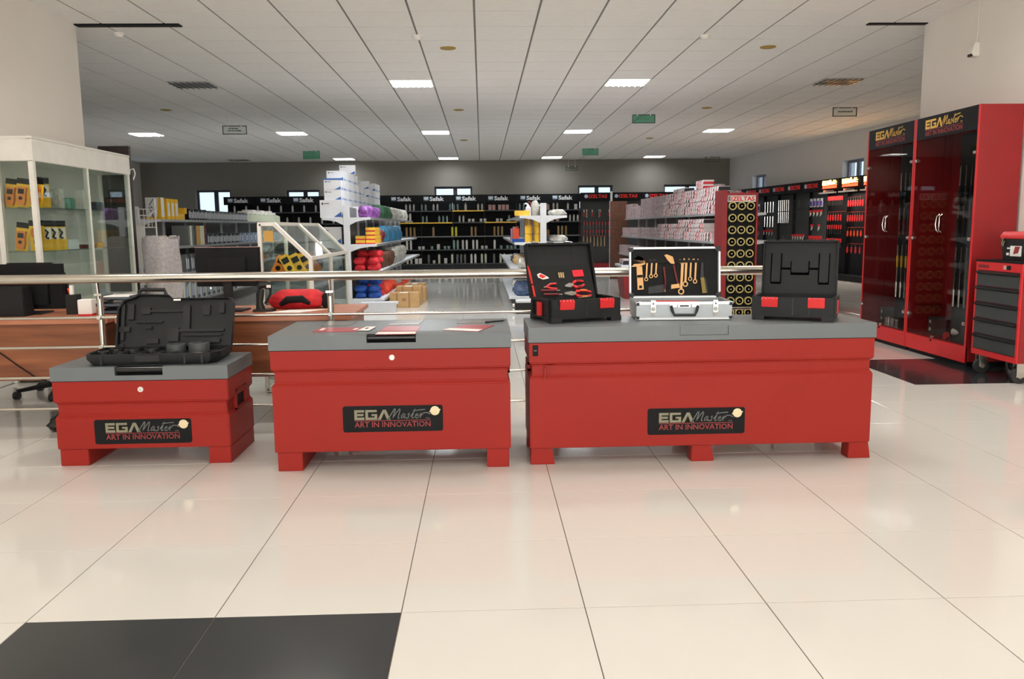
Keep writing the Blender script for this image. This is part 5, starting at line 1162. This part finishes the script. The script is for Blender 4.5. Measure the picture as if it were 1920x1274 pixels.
o = O('distant_printed_cartons', farb, M('distant_carton_print',(166,146,146),.5,var=.5,scale=30), None, smooth=False); tag(o, 'countless small printed cartons deep on the right gondola', 'cartons', None, 'stuff')
t = thing('end_bin', 'grey plastic bin hanging at the near end of the right gondola', 'bin', (XD-.12, YD-.22, 0))
O('bin_body', MB().loft([(.99,-.08,.08,0,.16),(1.33,-.13,.13,-.04,.16)]), mGreyP, t, bevel=.006); O('rim', MB().box(-.14,.14,-.05,.17,1.33,1.35), mWhiteS, t, bevel=.003); O('stand_pole', MB().cyl((0,.08,.02),(0,.08,.99),.02,n=10).box(-.1,.1,0,.16,0,.02), mGreyP, t)
t = thing('brown_panel', 'brown board standing at the far end of the right gondola', 'board', (3.25, 19.35, 0)); O('panel', MB().box(-.28,.12,0,.03,0,1.80), mBrown, t); O('edge', MB().box(-.285,-.28,-.002,.032,0,1.80), mWhiteS, t)
t = thing('red_carton_bin', 'red bin of cartons on the floor left of the right gondola', 'bin', (2.62, 14.0, 0), 0)
O('bin_body', MB().loft([(0,-.2,.2,0,.6),(.55,-.26,.26,-.05,.62)]), mRedC, t, bevel=.004); O('rim', MB().box(-.28,.28,-.06,-.03,.54,.58).box(-.28,.28,.6,.63,.54,.58).box(-.28,-.25,-.03,.6,.54,.58).box(.25,.28,-.03,.6,.54,.58), mWhiteS, t)
for k in range(6): solo('packed_carton', MB().box(-.07,.07,-.1,.1,0,.14).box(-.06,.06,-.1012,-.1,.02,.06), mPrint2, f'{nth(k)} printed carton standing in the red bin', 'carton', (2.46+.155*(k%3), 14.15+.22*(k//3), .53), 0, 'cartons in the red bin')

# ================================================================ BACK SHELVING
def safak(mb, x, z, w_, y):
    h_ = w_*.21; mb.box(x,x+h_*1.15,y-.006,y,z,z+h_,1); mb.box(x+h_*.2,x+h_*.95,y-.009,y-.006,z+h_*.62,z+h_*.78,0); mb.box(x+h_*.2,x+h_*.36,y-.009,y-.006,z+h_*.4,z+h_*.62,0); mb.box(x+h_*.2,x+h_*.95,y-.009,y-.006,z+h_*.4,z+h_*.52,0); mb.prism([(x,z),(x+h_*1.15,z),(x+h_*1.15,z+h_*.28),(x+h_*.6,z+h_*.2),(x,z+h_*.3)],'y',y-.008,y-.006,2)
    put_text(mb, 'Safak', x+h_*1.4, z, w_-h_*1.4, h_*1.0, .008, y, 0, .03)
NB = 11; XS0 = -7.57; BWd = (2.946-XS0)/NB; YS = 24.95; ZB = [1.737, 1.39, .98, .585, .165]
mIcon = M('pale_blue_icon', (176, 196, 214), .5)
for k in range(NB):
    t = thing('wall_shelf_unit', f'black shelf unit with a white lettered header, {ORD[k]} from left along the back wall', 'shelving', (XS0+k*BWd, YS, 0), 0, 'black shelving along the back wall')
    O('back_panel', MB().box(.01,BWd-.01,.40,.42,.0,2.19), mBlkS, t); O('side_upright', MB().box(0,.02,.0+.36,.42,0,2.19), mBlk, t)
    hd = O('header', MB().box(0,BWd-.004,-.01,.03,1.96,2.195), mBlkS, t)
    lt = MB(); safak(lt, .12, 2.02, .60, -.01); O('lettering', lt, [mWhiteL, mIcon, mNavyS], hd, smooth=False)
    for j, z in enumerate(ZB):
        sh = O('shelf', MB().box(.004,BWd-.004,.0,.40,z-.03,z), mBlk, t)
        yel = (j == 0 and k in (7,)) or (j == 1 and k in (5,6,8))
        O('price_strip', MB().box(.006,BWd-.006,-.006,0,z-.032,z+.003), mYelP if yel else mGreySp if j == 2 else mGreyP, sh)
    O('base', MB().box(.004,BWd-.004,.02,.40,0,.12), mBlk, t)
can = MB().lathe([(.028,0),(.03,.006),(.03,.15),(.022,.165),(.02,.167),(.02,.195),(.001,.197)],n=12)
tin = MB().lathe([(.042,0),(.044,.004),(.044,.095),(.040,.1),(.001,.1)],n=14)
bot = MB().lathe([(.036,0),(.04,.01),(.04,.15),(.018,.19),(.016,.23),(.001,.232)],n=12)
crtn = MB().box(-.045,.045,-.03,.03,0,.16).box(-.035,.035,-.0312,-.03,.04,.12)
tube_ = MB().box(-.03,.03,-.03,.03,0,.26).lathe([(.02,.26),(.02,.28),(.001,.28)],n=10)
KM = {}
def km(kind, m_):
    if (kind, m_.name) not in KM: KM[kind, m_.name] = {'can':can,'tin':tin,'bottle':bot,'carton':crtn,'tall_carton':tube_}[kind].mesh(kind, m_)
    return KM[kind, m_.name]
rs = random.Random(21)
SH = ['top','second','third','fourth','bottom']
plan = [[('carton',mPink),('can',mPale),('can',mPale),('carton',mPale),('can',mMint),('bottle',mPale)],
        [('can',mPale),('can',mPink),('tin',mPale),('tall_carton',mPale),('carton',mPink),('can',mMint)],
        [('tall_carton',mYelBr),('tall_carton',mYelBr),('tall_carton',mYelLab),('carton',mYelBr),('tin',mPale)],
        [('tin',mPale),('tin',mMint),('tall_carton',mMint),('carton',mPale),('tall_carton',mPale)],
        [('tall_carton',mPale),('tall_carton',mGreySp),('carton',mPale),('tin',mPale),('tall_carton',mPaleSp)]]
for j, z in enumerate(ZB):
    x = -2.25; cnt = 0
    while x < 2.85:
        kind, m_ = rs.choice(plan[j]); n = rs.choice((1,2,2,3)); 
        for q in range(n):
            if x > 2.88: break
            big = .115
            o = O(kind if kind != 'carton' else 'small_box', km(kind, m_), None, None, (x, YS+.10+.03*rs.random(), z), (0,0,rs.uniform(-.1,.1)))
            nm = {'can':'spray can','tin':'round tin','bottle':'bottle','carton':'small carton','tall_carton':'tall slim carton'}[kind]
            cn = {mPink:'pinkish',mPale:'pale',mMint:'mint grey',mYelBr:'amber',mYelLab:'yellow',mGreySp:'grey',mPaleSp:'cream'}[m_]
            tag(o, f'{cn} {nm}, {nth(cnt)} from left on the {SH[j]} black back shelf', nm.split()[-1], f'{nm}s on the {SH[j]} back shelf'); x += big; cnt += 1
        x += rs.choice((.06,.12,.2,.26)) if j < 2 else rs.choice((.2,.35,.45)) if j == 2 else rs.choice((.04,.08,.14))
for k in range(26):
    x = -7.3+.17*k; j = 1 if k % 2 else 0
    tag(O('can', km('can', mPale), None, None, (x, YS+.12, ZB[j])), f'{nth(k//2)} pale spray can on the {SH[j]} shelf at the left of the back shelving', 'can', f'pale cans at the left on the {SH[j]} back shelf')
# ---- lettered tool panels at the back
def izel(mb, x, z, w_, y, icon=True, m=0):
    h_ = w_*.15; mb.lathe([(.001,-.008),(h_*.5,-.008),(h_*.55,0)],c=(x+h_*.5,y,z+h_*.5),n=14,m=1,ax='y'); put_text(mb,'IZELTAS',x+h_*1.25,z,w_-h_*1.25,h_,.010,y,m,.03)
def tool_bay(label, wdt, loc, rz, group, panel, head='izel'):
    t = thing('tool_wall_bay', label, 'tool display', loc, rz, group); lit = head != 'izel'
    if lit: area('bay_lamp_glow', (wdt/2,-.13,1.895), (0,0,0), wdt*.8, .05, 7.0, (1.0,.86,.74), t)
    O('panel', MB().box(.006,wdt-.006,.18,.20,.12,2.0), panel, t); hd = O('header', MB().box(0,wdt-.004,-.08,.20,1.98,2.22), mBlkS, t)
    lt = MB()
    if head == 'izel': izel(lt, .1, 2.06, wdt-.22, -.08); O('lettering', lt, [mRedL, mIcon], hd, smooth=False)
    else:
        lt = logo(wdt*.72, .012, -.08); lt.v = [(x+wdt*.13, y, 2.015+z*1.15) for x, y, z in lt.v]; O('lettering', lt, [mLitG, mLitG, mLitR], hd, smooth=False)
        lb_ = O('header_lamp', MB().box(wdt*.1,wdt*.9,-.16,-.1,1.90,1.93).box(wdt*.3,wdt*.32,-.14,.1,1.93,1.98), mWhiteF, t)
    O('side_rail', MB().box(0,.006,.1,.2,.1,2.0), mBlk, t); O('base_tray', MB().box(.0,wdt,-.16,.2,.0,.12), mRedC if head == 'izel' else mBlkS, t)
    return t
tool_bay('black tool panel with red lettered header and hammers on the back wall', .90, (2.955, 24.95, 0), 0, 'lettered tool panels on the back wall', mGreyP)
tool_bay('rightmost red lettered tool panel on the back wall behind the printed cartons', .90, (3.86, 24.95, 0), 0, 'lettered tool panels on the back wall', mGreyP)
tool_bay('red lettered tool panel at the back right behind the right gondola', .90, (4.77, 24.95, 0), 0, 'lettered tool panels on the back wall', mGreyP)
tool_bay('red lettered tool panel nearest the back right corner', .90, (5.68, 24.95, 0), 0, 'lettered tool panels on the back wall', mGreyP)
solo('light_strip', MB().box(-.03,.03,-.02,.02,0,.95), mWhiteL, 'pale vertical strip between the back tool panels', 'strip', (3.855, 24.85, 1.30))
def wt(kind):
    b = MB()
    if kind == 'screwdriver': b.tube([(0,0,0),(0,0,-.09)],[.016,.013],8,0).tube([(0,0,-.09),(0,0,-.2)],.005,6,1); ms = [mRedP, mSteel]
    elif kind == 'spanner': b = spanner(.2,.022).xf(Matrix.Translation((0,0,-.21))); ms = [mSteel]
    elif kind == 'pliers': b, ms = pliers(.2, mSteel, mOrgR, mOrgR); b.xf(Matrix.Rotation(PI/2,4,'Y') @ Matrix.Translation((.07,0,0)))
    elif kind == 'red_pliers': b, ms = pliers(.22, mSteel, mRedP, mRedP); b.xf(Matrix.Rotation(PI/2,4,'Y') @ Matrix.Translation((.07,0,0)))
    elif kind == 'hammer': b.tube([(0,0,.0),(0,0,-.30)],[.012,.015],8,0).tube([(-.05,0,.01),(.05,0,.01)],[.018,.013],8,1); ms = [mHandle, mDkRed]
    elif kind == 'hex_set': b.box(-.05,.05,-.02,0,-.05,0,0).tube([(-.03,-.01,-.05),(-.03,-.01,-.15)],.004,5,1).tube([(0,-.01,-.05),(0,-.01,-.13)],.004,5,1).tube([(.03,-.01,-.05),(.03,-.01,-.11)],.004,5,1); ms = [mRedP, mSteel]
    elif kind == 'blister': b.box(-.06,.06,-.003,0,-.2,0,0).box(-.04,.04,-.03,-.003,-.17,-.06,1); ms = [mWhiteC, M('violet_card',(96,70,150),.5)]
    elif kind == 'tube_spanner': b.tube([(0,0,0),(0,0,-.26)],.014,8,0).tube([(0,0,0),(0,0,.015)],.022,8,0); ms = [mChrome]
    b.tube([(0,.0,-.005),(0,.12,.0)],.004,5,len(ms)-1)
    return b.mesh(kind, ms)
WT = {k: wt(k) for k in ('screwdriver','spanner','pliers','red_pliers','hammer','hex_set','blister','tube_spanner')}
NMW = {'screwdriver':'red-handled screwdriver','spanner':'steel spanner','pliers':'orange-handled pliers','red_pliers':'red-handled pliers','hammer':'wooden-handled hammer','hex_set':'red hex key set','blister':'violet packed tool','tube_spanner':'long chrome socket wrench'}
for k in range(7): tag(O('hammer', WT['hammer'], None, None, (3.05+.105*k, 25.01, .93)), f'wooden-handled hammer, {ORD[k]} from left on the back tool panel', 'hammer', 'hammers on the back panel')
for r_, (z, kind, n) in enumerate(((1.72,'red_pliers',4),(1.36,'screwdriver',9),(1.12,'screwdriver',9),(1.72,'spanner',3))):
    for k in range(n): tag(O(kind, WT[kind], None, None, (3.06+(.74/(n-1))*k+(.08 if r_ == 3 else 0), 25.01, z)), f'{ORD[k]} {NMW[kind]} in {ORD[r_]} group on the back tool panel with hammers', kind.split('_')[-1], 'tools on the back panel')
# ---- right wall bays
cols_px = [1352,1366,1387,1411,1437,1464,1493,1525,1561,1605]
OUT = .40
sb_ = [srw(c, OUT) for c in cols_px]; step = (sb_[1]-sb_[-1])/(len(sb_)-2)
nD = Vector((-math.cos(ang), -math.sin(ang), 0)); dD = Vector((-math.sin(ang), math.cos(ang), 0))
BR = []
for k in range(11):
    s0 = sb_[1]-step*k+step                # far edge of the bay
    p = rw(s0, OUT-.2)                     # bay local x runs toward the viewer (rz = -PI/2+ang)
    ega = k >= 7
    nm = f'{ORD[k]} right wall bay from the back'
    tool_bay(('glowing yellow lettered tool bay, ' if ega else 'red lettered tool bay, ')+nm, step-.01, p, -PI/2+ang, 'tool bays along the right wall', mBlkS if ega else mGreyP, 'ega' if ega else 'izel')
    BR.append((s0, nm))
mx = Matrix.Rotation(-PI/2+ang,4,'Z')
def bay_items(k, rows_):
    s0, nm = BR[k]; p = rw(s0, OUT-.2)
    for r_, (z, kind, n) in enumerate(rows_):
        for q in range(n):
            loc = p + (mx @ Vector((.1+(step-.2)*(q+.5)/n, .06, z)))
            tag(O(kind, WT[kind], None, None, loc, (0,0,-PI/2+ang)), f'{ORD[q]} {NMW[kind]} in {ORD[r_]} row of {nm}', kind.split('_')[-1], f'tools of the {nm}')
bay_items(2, [(1.78,'blister',3),(1.4,'red_pliers',5),(1.05,'hex_set',4)])
bay_items(3, [(1.80,'tube_spanner',4),(1.42,'tube_spanner',4),(1.08,'hex_set',4)])
bay_items(4, [(1.82,'tube_spanner',6),(1.52,'tube_spanner',6),(1.22,'spanner',6),(.95,'spanner',5)])
bay_items(5, [(1.82,'spanner',6),(1.55,'spanner',6),(1.28,'spanner',5),(.98,'hex_set',5)])
bay_items(6, [(1.82,'blister',4),(1.55,'hex_set',4),(1.22,'hex_set',2),(.95,'screwdriver',9),(.72,'screwdriver',8)])
bay_items(7, [(1.84,'screwdriver',11),(1.5,'red_pliers',6),(1.2,'screwdriver',7),(.9,'screwdriver',10)])
bay_items(8, [(1.80,'red_pliers',7),(1.48,'red_pliers',7),(1.15,'pliers',5),(.8,'red_pliers',4)])
bay_items(9, [(1.82,'pliers',9),(1.45,'pliers',8),(1.1,'pliers',6),(.75,'pliers',6),(.45,'pliers',6)])

# ================================================================ RED DISC STAND
t = thing('red_display_stand', 'red framed stand with rows of round yellow discs behind the aluminium case', 'display stand', (2.76, 9.55, 0))
Wd = .42; Hd_ = 1.60
O('side_frame', MB().box(-.0,.065,0,.30,0,Hd_+.03), mRedC, t, bevel=.004); O('side_frame', MB().box(Wd-.02,Wd,0,.05,0,Hd_), mRedC, t, bevel=.003); O('top_frame', MB().box(.065,Wd-.02,0,.05,Hd_-.03,Hd_), mRedC, t); O('base_tray', MB().box(0,Wd,-.10,.30,0,.10), mRedC, t, bevel=.004)
O('board', MB().box(.065,Wd-.02,.025,.04,.10,Hd_-.03), mBlkS, t)
hd = O('header', MB().box(.07,Wd-.025,.012,.024,Hd_-.105,Hd_-.03), mWhiteP, t)
lt = MB(); lt.box(.075,.10,.008,.012,Hd_-.095,Hd_-.04,1); put_text(lt,'IZELTAS',.11,Hd_-.093,.27,.05,.003,.012,0,.03); O('lettering', lt, [mRedL, mGreySp], hd, smooth=False)
dk = MB(); dk.lathe([(.001,-.028),(.010,-.028),(.012,-.033),(.017,-.033)],n=20,m=2,ax='y'); dk.lathe([(.017,-.030),(.019,-.024),(.030,-.024),(.033,-.030)],n=20,m=1,ax='y'); dk.lathe([(.033,-.030),(.036,-.034),(.044,-.034),(.047,-.030)],n=24,m=0,ax='y'); dk.lathe([(.047,-.030),(.050,-.022),(.050,.0)],n=24,m=3,ax='y')
dme = dk.mesh('flap_disc', [M('pale_yellow_ring',(206,192,120),.5,var=.15,scale=40), mBlkS, M('grey_hub',(120,116,92),.5), M('grey_olive_disc',(120,118,98),.6,var=.2,scale=40)])
for r_ in range(10):
    for c in range(3):
        tag(O('flap_disc', dme, None, None, (2.76+.125+.105*c, 9.575, Hd_-.15-.137*r_)), f"round yellow disc in the {ORD[r_]} row from the top of the red stand, {['left','middle','right'][c]} column", 'disc', 'round discs on the red stand')
